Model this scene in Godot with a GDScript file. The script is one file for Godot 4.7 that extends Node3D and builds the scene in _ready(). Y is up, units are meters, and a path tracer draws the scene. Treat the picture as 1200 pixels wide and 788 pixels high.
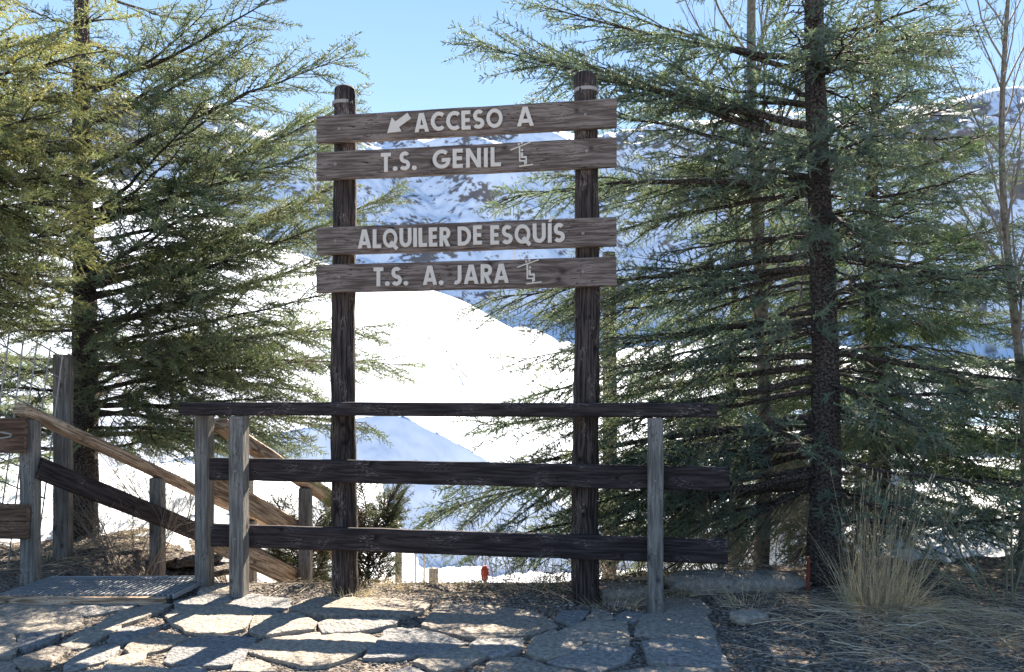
extends Node3D
# A wooden signpost and fence above a stairway, cedars on both sides, snow slopes beyond.
# x right, y up, z towards the viewer; helper depths are written d = -z.

const FOCAL := 942.0      # of the 1200-wide picture
const EYE := 1.35
const HORIZON := 455.0

var M := {}
var rng := RandomNumberGenerator.new()
var noise := FastNoiseLite.new()
var noise2 := FastNoiseLite.new()


class MB:
	var v := PackedVector3Array()
	var uv := PackedVector2Array()
	var c := PackedColorArray()
	var ix := PackedInt32Array()
	var col := Color.WHITE

	func vert(p: Vector3, u := Vector2.ZERO) -> int:
		v.append(p)
		uv.append(u)
		c.append(col)
		return v.size() - 1

	func tri(a: int, b: int, d: int) -> void:
		ix.append(a)
		ix.append(b)
		ix.append(d)

	func quad(a: int, b: int, d: int, e: int) -> void:
		tri(a, b, d)
		tri(a, d, e)

	func face(pts: Array, uvs := []) -> void:     # a flat convex polygon with corners of its own
		var f := v.size()
		for i in pts.size():
			vert(pts[i], uvs[i] if i < uvs.size() else Vector2(pts[i].x, pts[i].y))
		for i in range(1, pts.size() - 1):
			tri(f, f + i, f + i + 1)

	func mesh() -> ArrayMesh:
		var n := PackedVector3Array()
		n.resize(v.size())
		for i in range(0, ix.size(), 3):
			var a := v[ix[i]]
			var q := (v[ix[i + 2]] - a).cross(v[ix[i + 1]] - a)
			n[ix[i]] += q
			n[ix[i + 1]] += q
			n[ix[i + 2]] += q
		for i in n.size():
			n[i] = n[i].normalized() if n[i].length_squared() > 0.0 else Vector3.UP
		var arr := []
		arr.resize(Mesh.ARRAY_MAX)
		arr[Mesh.ARRAY_VERTEX] = v
		arr[Mesh.ARRAY_NORMAL] = n
		arr[Mesh.ARRAY_TEX_UV] = uv
		arr[Mesh.ARRAY_COLOR] = c
		arr[Mesh.ARRAY_INDEX] = ix
		var m := ArrayMesh.new()
		m.add_surface_from_arrays(Mesh.PRIMITIVE_TRIANGLES, arr)
		return m


# ---------------------------------------------------------------- helpers
func at(px: float, py: float, d: float) -> Vector3:
	return Vector3((px - 600.0) / FOCAL * d, EYE - (py - HORIZON) / FOCAL * d, -d)


func rnd(a: float, b: float) -> float:
	return rng.randf_range(a, b)


func tag(o: Node, label: String, category: String, group := "") -> void:
	o.set_meta("label", label)
	if category:
		o.set_meta("category", category)
	if group:
		o.set_meta("group", group)


func numbered(called: String) -> String:
	if not has_node(NodePath(called)):
		return called
	var i := 1
	while has_node(NodePath("%s_%03d" % [called, i])):
		i += 1
	return "%s_%03d" % [called, i]


func thing(called: String, label: String, category: String, where := Vector3.ZERO, turn := 0.0, group := "") -> Node3D:
	var o := Node3D.new()
	o.name = numbered(called)
	add_child(o)
	o.position = where
	o.rotation.y = turn
	tag(o, label, category, group)
	return o


func part(called: String, mesh: Mesh, mat: Material, parent: Node, kind := "") -> MeshInstance3D:
	var o := MeshInstance3D.new()
	o.name = called
	if parent == self:
		o.name = numbered(called)
	else:
		var i := 1
		while parent.has_node(NodePath(o.name)):
			o.name = "%s_%03d" % [called, i]
			i += 1
	o.mesh = mesh
	o.material_override = mat
	parent.add_child(o, true)
	if kind:
		o.set_meta("kind", kind)
	return o


func many(called: String, mesh: Mesh, mat: Material, where: Array, tints: Array, parent: Node) -> MultiMeshInstance3D:
	var mm := MultiMesh.new()
	mm.transform_format = MultiMesh.TRANSFORM_3D
	mm.use_colors = tints.size() > 0
	mm.mesh = mesh
	mm.instance_count = where.size()
	for i in where.size():
		mm.set_instance_transform(i, where[i])
	if tints.size() > 0:
		for i in where.size():
			mm.set_instance_color(i, tints[i])
	var o := MultiMeshInstance3D.new()
	o.name = called if parent != self else numbered(called)
	o.multimesh = mm
	o.material_override = mat
	parent.add_child(o, true)
	o.set_meta("kind", "stuff")
	return o


func tube(b: MB, pts: Array, radii: Array, sides: int, cap := true, u0 := 0.0, v0 := 0.0, rough := 0.0) -> void:
	var f := b.v.size()
	var n := pts.size()
	var t: Vector3 = (pts[1] - pts[0]).normalized()
	var side := t.cross(Vector3.UP if absf(t.y) < 0.9 else Vector3.RIGHT).normalized()
	var along := u0
	for i in n:
		if i > 0:
			along += pts[i].distance_to(pts[i - 1])
		var tt: Vector3 = (pts[mini(i + 1, n - 1)] - pts[maxi(i - 1, 0)]).normalized()
		side = (side - tt * side.dot(tt)).normalized()
		var bi := tt.cross(side)
		var r: float = radii[i]
		for k in sides + 1:
			var a := TAU * (k % sides) / sides
			var rr := r
			if rough > 0.0:
				rr *= 1.0 + rough * noise.get_noise_3d(cos(a) * 22.0 + v0 * 90.0, along * 6.0, sin(a) * 22.0 + u0 * 40.0)
			b.vert(pts[i] + (side * cos(a) + bi * sin(a)) * rr, Vector2(along * 0.25, v0 + TAU * 0.08 * k / sides / 0.5))
	for i in n - 1:
		for k in sides:
			var q := f + i * (sides + 1) + k
			b.quad(q, q + sides + 1, q + sides + 2, q + 1)
	if cap:
		for e in 2:
			var row := f + (n - 1) * (sides + 1) * e
			var ring := []
			for k in sides:
				ring.append(b.v[row + (k if e == 1 else sides - k)])
			ring.reverse()
			var uvs := []
			for p in ring:
				uvs.append(Vector2(u0, v0) + Vector2((p - pts[(n - 1) * e]).x, (p - pts[(n - 1) * e]).z))
			b.face(ring, uvs)


# A sawn beam along +x from 0 to length, centred on y and z, with worn edges.
func beam(length: float, h: float, d: float, ch := 0.008, wob := 0.003, segs := 14) -> MB:
	var b := MB.new()
	var u0 := rnd(0.0, 0.15)
	var v0 := rnd(0.0, 3.0)
	var rings := []
	for i in segs + 1:
		var x := length * i / segs
		var oy := wob * noise.get_noise_2d(x * 3.0 + v0 * 50.0, 3.0)
		var oz := wob * noise.get_noise_2d(x * 3.0 + v0 * 50.0, 33.0)
		var pts := []
		var c0 := ch * (1.0 + 0.7 * noise.get_noise_2d(x * 30.0 + v0 * 90.0, 7.0))
		var c1 := ch * (1.0 + 0.7 * noise.get_noise_2d(x * 30.0 + v0 * 90.0, 17.0))
		for q in [[h / 2, -d / 2 + c1], [h / 2, d / 2 - c0], [h / 2 - c0, d / 2], [-h / 2 + c1, d / 2], [-h / 2, d / 2 - c1], [-h / 2, -d / 2 + c0], [-h / 2 + c0, -d / 2], [h / 2 - c1, -d / 2]]:
			pts.append(Vector3(x + (0.004 * noise.get_noise_2d(q[0] * 90.0, q[1] * 90.0 + v0) if i == 0 or i == segs else 0.0), q[0] + oy, q[1] + oz))
		rings.append(pts)
	var s := 0.0
	for k in 8:
		var wide: float = rings[0][k].distance_to(rings[0][(k + 1) % 8])
		var f := b.v.size()
		for i in segs + 1:
			b.vert(rings[i][k], Vector2(u0 + length * i / segs * 0.25, v0 + s / 0.5))
			b.vert(rings[i][(k + 1) % 8], Vector2(u0 + length * i / segs * 0.25, v0 + (s + wide) / 0.5))
		for i in segs:
			b.quad(f + i * 2, f + i * 2 + 2, f + i * 2 + 3, f + i * 2 + 1)
		s += wide
	var e0: Array = rings[0].duplicate()
	var uv0 := []
	var uv1 := []
	for p in e0:
		uv0.append(Vector2(u0 + p.z * 0.4, v0 + p.y / 0.5))
	b.face(e0, uv0)
	var e1: Array = rings[segs].duplicate()
	e1.reverse()
	for p in e1:
		uv1.append(Vector2(u0 + p.z * 0.4, v0 + p.y / 0.5))
	b.face(e1, uv1)
	return b


func xform_mesh(b: MB, t: Transform3D) -> MB:
	for i in b.v.size():
		b.v[i] = t * b.v[i]
	return b


# A beam from p to q; up says which way its height points.
func beam_between(p: Vector3, q: Vector3, h: float, d: float, up := Vector3.UP, ch := 0.008, wob := 0.003) -> MB:
	var x := (q - p).normalized()
	var z := x.cross(up).normalized()
	var y := z.cross(x)
	return xform_mesh(beam(p.distance_to(q), h, d, ch, wob, maxi(4, int(p.distance_to(q) * 6.0))), Transform3D(Basis(x, y, z), p))


# ---------------------------------------------------------------- materials
func plain(c: Color, rough := 0.85, spec := 0.3) -> StandardMaterial3D:
	var m := StandardMaterial3D.new()
	m.albedo_color = c.linear_to_srgb()
	m.roughness = rough
	m.metallic_specular = spec
	return m


# Weathered wood: grain along u. lo/hi are linear base colours; cracks dark, flakes of old paint pale.
func wood(seed_: int, lo: Color, hi: Color, crack: float, flake: float, flake_col: Color, bump: float) -> StandardMaterial3D:
	var w := 2048
	var h := 256
	var n := FastNoiseLite.new()
	n.seed = seed_
	n.noise_type = FastNoiseLite.TYPE_SIMPLEX
	n.frequency = 1.0
	n.fractal_type = FastNoiseLite.FRACTAL_FBM
	n.fractal_octaves = 3
	var n1 := FastNoiseLite.new()
	n1.seed = seed_ + 7
	n1.noise_type = FastNoiseLite.TYPE_SIMPLEX
	n1.frequency = 1.0
	n1.fractal_type = FastNoiseLite.FRACTAL_NONE
	var knots := []
	var kr := RandomNumberGenerator.new()
	kr.seed = seed_ * 31 + 5
	for i in 16:
		knots.append(Vector3(kr.randf() * w, kr.randf() * h, kr.randf_range(6.0, 12.0)))
	var im := Image.create_empty(w, h, false, Image.FORMAT_RGB8)
	var hm := Image.create_empty(w, h, false, Image.FORMAT_RGB8)
	for y in h:
		var bend := PackedFloat32Array()
		for x in w:
			var yy := float(y)
			var dark := 0.0
			for k in knots:
				var dx: float = (x - k.x) / (k.z * 5.0)
				if absf(dx) < 2.2:
					var dy: float = (y - k.y) / (k.z * 1.6)
					if absf(dy) < 2.5:
						var r2 := dx * dx * 6.0 + dy * dy
						yy += signf(dy) * k.z * 1.1 * exp(-dx * dx * 2.0) * exp(-absf(dy) * 0.8)
						dark = maxf(dark, exp(-r2 * 3.0))
			var g := n.get_noise_2d(x * 0.0045, yy * 0.085) * 0.5 + 0.5
			var fine := n1.get_noise_2d(x * 0.02, yy * 0.55) * 0.5 + 0.5
			var cr := absf(n1.get_noise_2d(x * 0.0035 + 50.0, yy * 0.10 + 9.0))
			var big := n1.get_noise_2d(x * 0.006, y * 0.012 + 77.0) * 0.5 + 0.5
			var split := clampf((0.07 * crack - cr) / 0.05, 0.0, 1.0) * clampf(big * 2.2 - 0.5, 0.0, 1.0)
			var t := clampf(0.5 + (g - 0.5) * 1.6 + (fine - 0.5) * 0.5 + (big - 0.5) * 0.5, 0.0, 1.0)
			var c := lo.lerp(hi, t)
			c = c.lerp(lo * 0.25, split)
			c = c.lerp(lo * 0.45, dark)
			var fl := 0.0
			if flake > 0.0:
				fl = clampf((n1.get_noise_2d(x * 0.035 + 300.0, yy * 0.22) * 0.7 + (big - 0.5) * 0.9 - (0.92 - flake)) * 9.0, 0.0, 1.0)
				c = c.lerp(flake_col, fl * 0.85)
			im.set_pixel(x, y, c.linear_to_srgb())
			var hh := clampf(0.55 + (g - 0.5) * 0.45 + (fine - 0.5) * 0.35 - split * 0.6 - dark * 0.15 + fl * 0.1, 0.0, 1.0)
			hm.set_pixel(x, y, Color(hh, hh, hh))
	hm.bump_map_to_normal_map(bump)
	var m := StandardMaterial3D.new()
	m.albedo_texture = ImageTexture.create_from_image(im)
	m.normal_enabled = true
	m.normal_texture = ImageTexture.create_from_image(hm)
	m.normal_scale = 1.0
	m.roughness = 0.82
	m.metallic_specular = 0.3
	return m


func noise_tex(seed_: int, freq: float, ramp: Array, size := 512, octaves := 5, kind := FastNoiseLite.TYPE_SIMPLEX_SMOOTH) -> NoiseTexture2D:
	var n := FastNoiseLite.new()
	n.seed = seed_
	n.noise_type = kind
	n.frequency = freq
	n.fractal_octaves = octaves
	var t := NoiseTexture2D.new()
	t.width = size
	t.height = size
	t.seamless = true
	t.noise = n
	if ramp.size() > 0:
		var g := Gradient.new()
		var offs := PackedFloat32Array()
		var cols := PackedColorArray()
		for r in ramp:
			offs.append(r[0])
			cols.append((r[1] as Color).linear_to_srgb())
		g.offsets = offs
		g.colors = cols
		t.color_ramp = g
	return t


func ground_mat(seed_: int, freq: float, ramp: Array, tile: float, relief: float, rough := 0.95) -> StandardMaterial3D:
	var m := StandardMaterial3D.new()
	m.albedo_texture = noise_tex(seed_, freq, ramp)
	m.uv1_triplanar = true
	m.uv1_world_triplanar = true
	m.uv1_scale = Vector3.ONE / tile
	m.roughness = rough
	m.metallic_specular = 0.25
	if relief > 0.0:
		m.heightmap_enabled = true
		m.heightmap_texture = noise_tex(seed_ + 3, freq * 1.3, [])
		m.heightmap_scale = relief
	return m


func leaf(c: Color, back: float) -> StandardMaterial3D:
	var m := plain(c, 0.55, 0.35)
	m.vertex_color_use_as_albedo = true
	m.backlight_enabled = true
	m.backlight = Color(back, back, back * 0.6).linear_to_srgb()
	m.cull_mode = BaseMaterial3D.CULL_DISABLED
	return m


func make_materials() -> void:
	M.sign_wood = wood(11, Color(0.085, 0.060, 0.048), Color(0.225, 0.175, 0.146), 1.3, 0.0, Color.WHITE, 3.0)
	M.post_wood = wood(23, Color(0.014, 0.011, 0.010), Color(0.090, 0.066, 0.055), 1.5, 0.14, Color(0.24, 0.20, 0.17), 5.0)
	M.rail_wood = wood(37, Color(0.018, 0.013, 0.0125), Color(0.058, 0.044, 0.041), 0.9, 0.12, Color(0.20, 0.165, 0.145), 3.0)
	M.worn_wood = wood(41, Color(0.16, 0.10, 0.062), Color(0.56, 0.41, 0.28), 1.1, 0.0, Color.WHITE, 4.0)
	M.grey_wood = wood(53, Color(0.10, 0.092, 0.080), Color(0.23, 0.208, 0.178), 0.7, 0.10, Color(0.03, 0.03, 0.03), 2.5)
	M.brown_wood = wood(67, Color(0.06, 0.036, 0.024), Color(0.17, 0.10, 0.066), 0.8, 0.16, Color(0.26, 0.18, 0.13), 2.5)
	M.letter = plain(Color(0.57, 0.495, 0.415), 0.75)
	M.bolt = plain(Color(0.24, 0.21, 0.19), 0.5)
	M.band = plain(Color(0.30, 0.265, 0.235), 0.7)
	M.metal = plain(Color(0.25, 0.255, 0.26), 0.55)
	M.metal.metallic = 0.3
	M.wire = plain(Color(0.33, 0.32, 0.30), 0.5)
	M.wire.metallic = 0.4
	M.red = plain(Color(0.42, 0.07, 0.045), 0.75)
	M.rust = plain(Color(0.20, 0.05, 0.03), 0.8)
	M.bark = ground_mat(71, 0.03, [[0.25, Color(0.018, 0.015, 0.013)], [0.55, Color(0.075, 0.061, 0.051)], [0.8, Color(0.17, 0.14, 0.118)]], 0.35, 2.2)
	M.pale_bark = ground_mat(73, 0.02, [[0.2, Color(0.08, 0.067, 0.052)], [0.5, Color(0.17, 0.145, 0.11)], [0.8, Color(0.25, 0.22, 0.17)]], 0.5, 0.6)
	M.twig = plain(Color(0.050, 0.040, 0.030), 0.9)
	M.bare_twig = plain(Color(0.22, 0.185, 0.145), 0.85)
	M.whip = plain(Color(0.17, 0.17, 0.105), 0.8)
	M.snow = ground_mat(79, 0.012, [[0.0, Color(0.60, 0.63, 0.66)], [1.0, Color(0.78, 0.80, 0.83)]], 2.6, 3.0, 0.7)
	M.far_snow = plain(Color(1, 1, 1), 0.8)
	M.far_snow.vertex_color_use_as_albedo = true
	M.dirt = ground_mat(83, 0.05, [[0.2, Color(0.045, 0.036, 0.029)], [0.5, Color(0.14, 0.116, 0.094)], [0.8, Color(0.27, 0.225, 0.18)]], 0.9, 2.0)
	M.gravel = plain(Color(0.75, 0.72, 0.68), 0.9)
	M.gravel.vertex_color_use_as_albedo = true
	M.stones = []
	for i in 5:
		var k: Color = [Color(0.90, 0.84, 0.76), Color(0.80, 0.80, 0.80), Color(1.0, 0.91, 0.80), Color(0.66, 0.68, 0.72), Color(0.84, 0.76, 0.68)][i]
		var sm := ground_mat(91 + i, 0.024, [[0.1, Color(0.17, 0.163, 0.152) * k], [0.36, Color(0.275, 0.26, 0.238) * k], [0.62, Color(0.33, 0.31, 0.28) * k], [0.88, Color(0.42, 0.395, 0.35) * k]], 0.5, 1.1)
		sm.detail_enabled = true
		sm.detail_albedo = noise_tex(191 + i, 0.035, [[0.0, Color(0.30, 0.29, 0.28)], [0.24, Color(0.80, 0.79, 0.78)], [0.5, Color(0.97, 0.97, 0.97)], [1.0, Color(1, 1, 1)]], 512, 3)
		sm.detail_blend_mode = BaseMaterial3D.BLEND_MODE_MUL
		sm.detail_uv_layer = BaseMaterial3D.DETAIL_UV_2
		sm.uv2_triplanar = true
		sm.uv2_world_triplanar = true
		sm.uv2_scale = Vector3.ONE * 2.1
		M.stones.append(sm)
	M.slate = ground_mat(103, 0.03, [[0.2, Color(0.04, 0.034, 0.030)], [0.6, Color(0.13, 0.11, 0.092)], [0.85, Color(0.24, 0.20, 0.165)]], 0.7, 2.0)
	M.cedar_left = leaf(Color(0.155, 0.19, 0.12), 0.7)
	M.cedar_near = leaf(Color(0.24, 0.255, 0.125), 0.7)
	M.cedar_right = leaf(Color(0.14, 0.185, 0.145), 0.7)
	M.cedar_back = leaf(Color(0.115, 0.165, 0.095), 0.65)
	M.juniper = leaf(Color(0.10, 0.115, 0.06), 0.5)
	M.straw = leaf(Color(0.52, 0.425, 0.27), 0.45)
	M.litter = leaf(Color(0.54, 0.45, 0.33), 0.25)


# ---------------------------------------------------------------- terrain
func drop(s: float, t: float) -> float:
	return 14.0 * (1.0 - exp(-s * maxf(t, 0.0) / 14.0))


func ground_y(x: float, d: float) -> float:
	var xl := -3.42 + 0.38 * clampf(d - 5.6, 0.0, 3.5)
	var wl := 1.0 - smoothstep(xl - 0.15, xl + 0.45, x)
	if d < 5.6:
		wl = 1.0 if x < -3.4 else 0.0
	var wr := smoothstep(1.3, 3.3, x)
	var dc := drop(0.75, d - 5.62 - 0.35 * smoothstep(0.3, 1.2, x))
	var dl := 0.02 * maxf(d - 6.0, 0.0) + drop(0.5, d - 13.0)
	var dr := 0.05 * maxf(d - 6.0, 0.0) + drop(0.4, d - 11.0)
	var y := -(dc * (1.0 - wl - wr) + dl * wl + dr * wr)
	y += (0.07 * noise.get_noise_2d(x * 1.1, d * 1.1) + 0.05 * noise.get_noise_2d(x * 3.4, d * 3.4)) * smoothstep(5.5, 6.6, d)
	if d > -3.0 and d < 5.5 and x < 1.25:
		y -= 0.019 * smoothstep(5.5, 5.35, d)
	if x > 1.1 and d < 6.5:
		y += smoothstep(1.1, 1.8, x) * (0.025 + 0.035 * noise.get_noise_2d(x * 2.3 + 9.0, d * 2.3))
	return y


func snow_cover(x: float, d: float) -> float:
	var c := 0.11 * noise.get_noise_2d(x * 0.9 + 40.0, d * 0.9) + 0.07 * noise.get_noise_2d(x * 3.2, d * 3.2 + 20.0)
	if d < 0.0:
		return c + 0.25
	var start := lerpf(7.6, 6.7, smoothstep(-3.0, -1.0, x))
	if x > 1.8:
		start = lerpf(8.6, 6.2, smoothstep(2.4, 3.2, x))
	c += clampf((d - start) * 0.10, -0.5, 0.22)
	return c + maxf(0.0, d - 20.0) * 0.006


func axis(lo: float, hi: float, step: float, far: float) -> Array:
	var a := []
	var x := lo
	while x <= hi:
		a.append(x)
		x += step
	var s := step
	x = hi
	while x < far:
		s *= 1.3
		x += s
		a.append(x)
	s = step
	x = lo
	while x > -far:
		s *= 1.3
		x -= s
		a.push_front(x)
	return a


func sheet(xs: Array, ds: Array, snow: bool) -> MB:
	var b := MB.new()
	var keep := PackedByteArray()
	for j in ds.size():
		for i in xs.size():
			var y := ground_y(xs[i], ds[j])
			var k := 1
			if snow:
				var c := snow_cover(xs[i], ds[j])
				k = 1 if c > -0.06 else 0
				y += c
			keep.append(k)
			b.vert(Vector3(xs[i], y, -ds[j]))
	var w := xs.size()
	for j in ds.size() - 1:
		for i in w - 1:
			var q := j * w + i
			if snow and ds[j] < 0.0 and ds[j + 1] > 0.0:
				continue
			if keep[q] + keep[q + 1] + keep[q + w] + keep[q + w + 1] > 0:
				b.quad(q, q + w, q + w + 1, q + 1)
	return b


# A hillside through rows of control points (from behind the crest to its foot).
func hillside(rows: Array, counts: Array, nu: int, amp: float, scale: float, rock: float, seed_: int) -> MB:
	var b := MB.new()
	var n := FastNoiseLite.new()
	n.seed = seed_
	n.frequency = 1.0
	n.fractal_octaves = 5
	n.fractal_gain = 0.55
	var nr := FastNoiseLite.new()
	nr.seed = seed_ + 5
	nr.frequency = 1.0
	nr.fractal_octaves = 5
	nr.fractal_gain = 0.72
	var grid := []
	for r in rows.size():
		var line := []
		var p: Array = rows[r]
		for i in nu + 1:
			var u := float(i) / nu * (p.size() - 1)
			var k := mini(int(u), p.size() - 2)
			var a: Vector3 = p[k]
			line.append(a.cubic_interpolate(p[k + 1], p[maxi(k - 1, 0)], p[mini(k + 2, p.size() - 1)], u - k))
		grid.append(line)
	var total := 0
	for r in rows.size() - 1:
		var steps: int = counts[r]
		for s in steps + (1 if r == rows.size() - 2 else 0):
			var f := float(s) / steps
			for i in nu + 1:
				var q: Vector3 = grid[r][i].lerp(grid[r + 1][i], f)
				var e := n.get_noise_3d(q.x * scale, q.y * scale * 0.5, q.z * scale)
				var k := amp
				if r == 0:
					k *= 0.35 + 0.65 * (1.0 - f)
				elif r == 1:
					k *= 0.35 + 0.65 * minf(1.0, f * 2.0)
				q.y += e * k
				q.z += e * k * 0.8
				var c := Color(0.50, 0.535, 0.59)
				if rock > -0.9:
					var m := nr.get_noise_3d(q.x * scale * 2.2, q.y * scale * 3.6, q.z * scale * 2.2) + 0.75 * nr.get_noise_3d(q.x * scale * 14.0, q.y * scale * 22.0, q.z * scale * 14.0)
					var big := nr.get_noise_2d(q.x * scale * 0.7 + 30.0, q.y * scale * 0.9)
					var band := 0.0
					if r == 1:
						band = -0.3 * (1.0 - f)
					var kk := smoothstep(0.10, 0.20, m * 0.8 + big * 0.7 + rock + band)
					c = c.lerp(Color(0.12, 0.105, 0.095), kk)
				b.col = c
				b.vert(q)
			total += 1
	for j in total - 1:
		for i in nu:
			var q := j * (nu + 1) + i
			b.quad(q, q + 1, q + nu + 2, q + nu + 1)
	return b


# ---------------------------------------------------------------- conifers
func needle(b: MB, p: Vector3, dir: Vector3, l: float, w: float) -> void:
	var s := dir.cross(Vector3(rnd(-1, 1), rnd(-1, 1), rnd(-1, 1))).normalized() * w * 0.5
	var i := b.v.size()
	b.vert(p - s)
	b.vert(p + s)
	b.vert(p + dir * l)
	b.tri(i, i + 1, i + 2)


func shoot(b: MB, p: Vector3, dir: Vector3, l: float, count: int, nl: float, nw: float) -> void:
	for i in count:
		var f := float(i) / count
		var r := Vector3(rnd(-1, 1), rnd(-1, 1), rnd(-1, 1))
		r = (r - dir * r.dot(dir)).normalized()
		var d := (r + dir * rnd(0.5, 1.1)).normalized()
		needle(b, p + dir * l * f, d, nl * rnd(0.75, 1.15) * (1.0 - 0.25 * f), nw)
	for i in 3:
		needle(b, p + dir * l * 0.95, (dir + Vector3(rnd(-1, 1), rnd(-1, 1), rnd(-1, 1)) * 0.35).normalized(), nl, nw)


# One spray of a cedar twig along +x, flat in x-z, with needles round its side shoots.
func spray(l: float, pairs: int, needles: int) -> ArrayMesh:
	var b := MB.new()
	shoot(b, Vector3.ZERO, Vector3.RIGHT, l, needles * 2, 0.0155, 0.0066)
	for i in pairs:
		var f := (i + 0.6) / (pairs + 0.6)
		for s in [-1.0, 1.0]:
			if rng.randf() < 0.12:
				continue
			var a := deg_to_rad(rnd(38, 60))
			var dir := Vector3(cos(a), rnd(-0.5, 0.4), sin(a) * s).normalized()
			shoot(b, Vector3(l * (f + rnd(-0.04, 0.04)), 0, 0), dir, lerpf(0.115, 0.05, f) * rnd(0.8, 1.25), needles, 0.0155, 0.0066)
		if i % 2 == 0:
			shoot(b, Vector3(l * f, 0, 0), Vector3(0.55, 0.8, rnd(-0.3, 0.3)).normalized(), 0.05, needles / 2, 0.0155, 0.0066)
	return b.mesh()


func bez(a: Vector3, b: Vector3, c: Vector3, t: float) -> Vector3:
	return a.lerp(b, t).lerp(b.lerp(c, t), t)


func clear_of_things(p: Vector3) -> bool:
	var d := -p.z
	if p.x > -2.6 and p.x < 1.45 and p.y < 3.6 and d < 5.56 - 0.138 * (p.x + 1.12):
		return false
	if p.x > -3.5 and p.x < -2.0 and d < 6.4 and p.y < 1.5:
		return false
	if d < 4.1 and absf(p.x) < 4.0:
		return false
	return true


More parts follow.
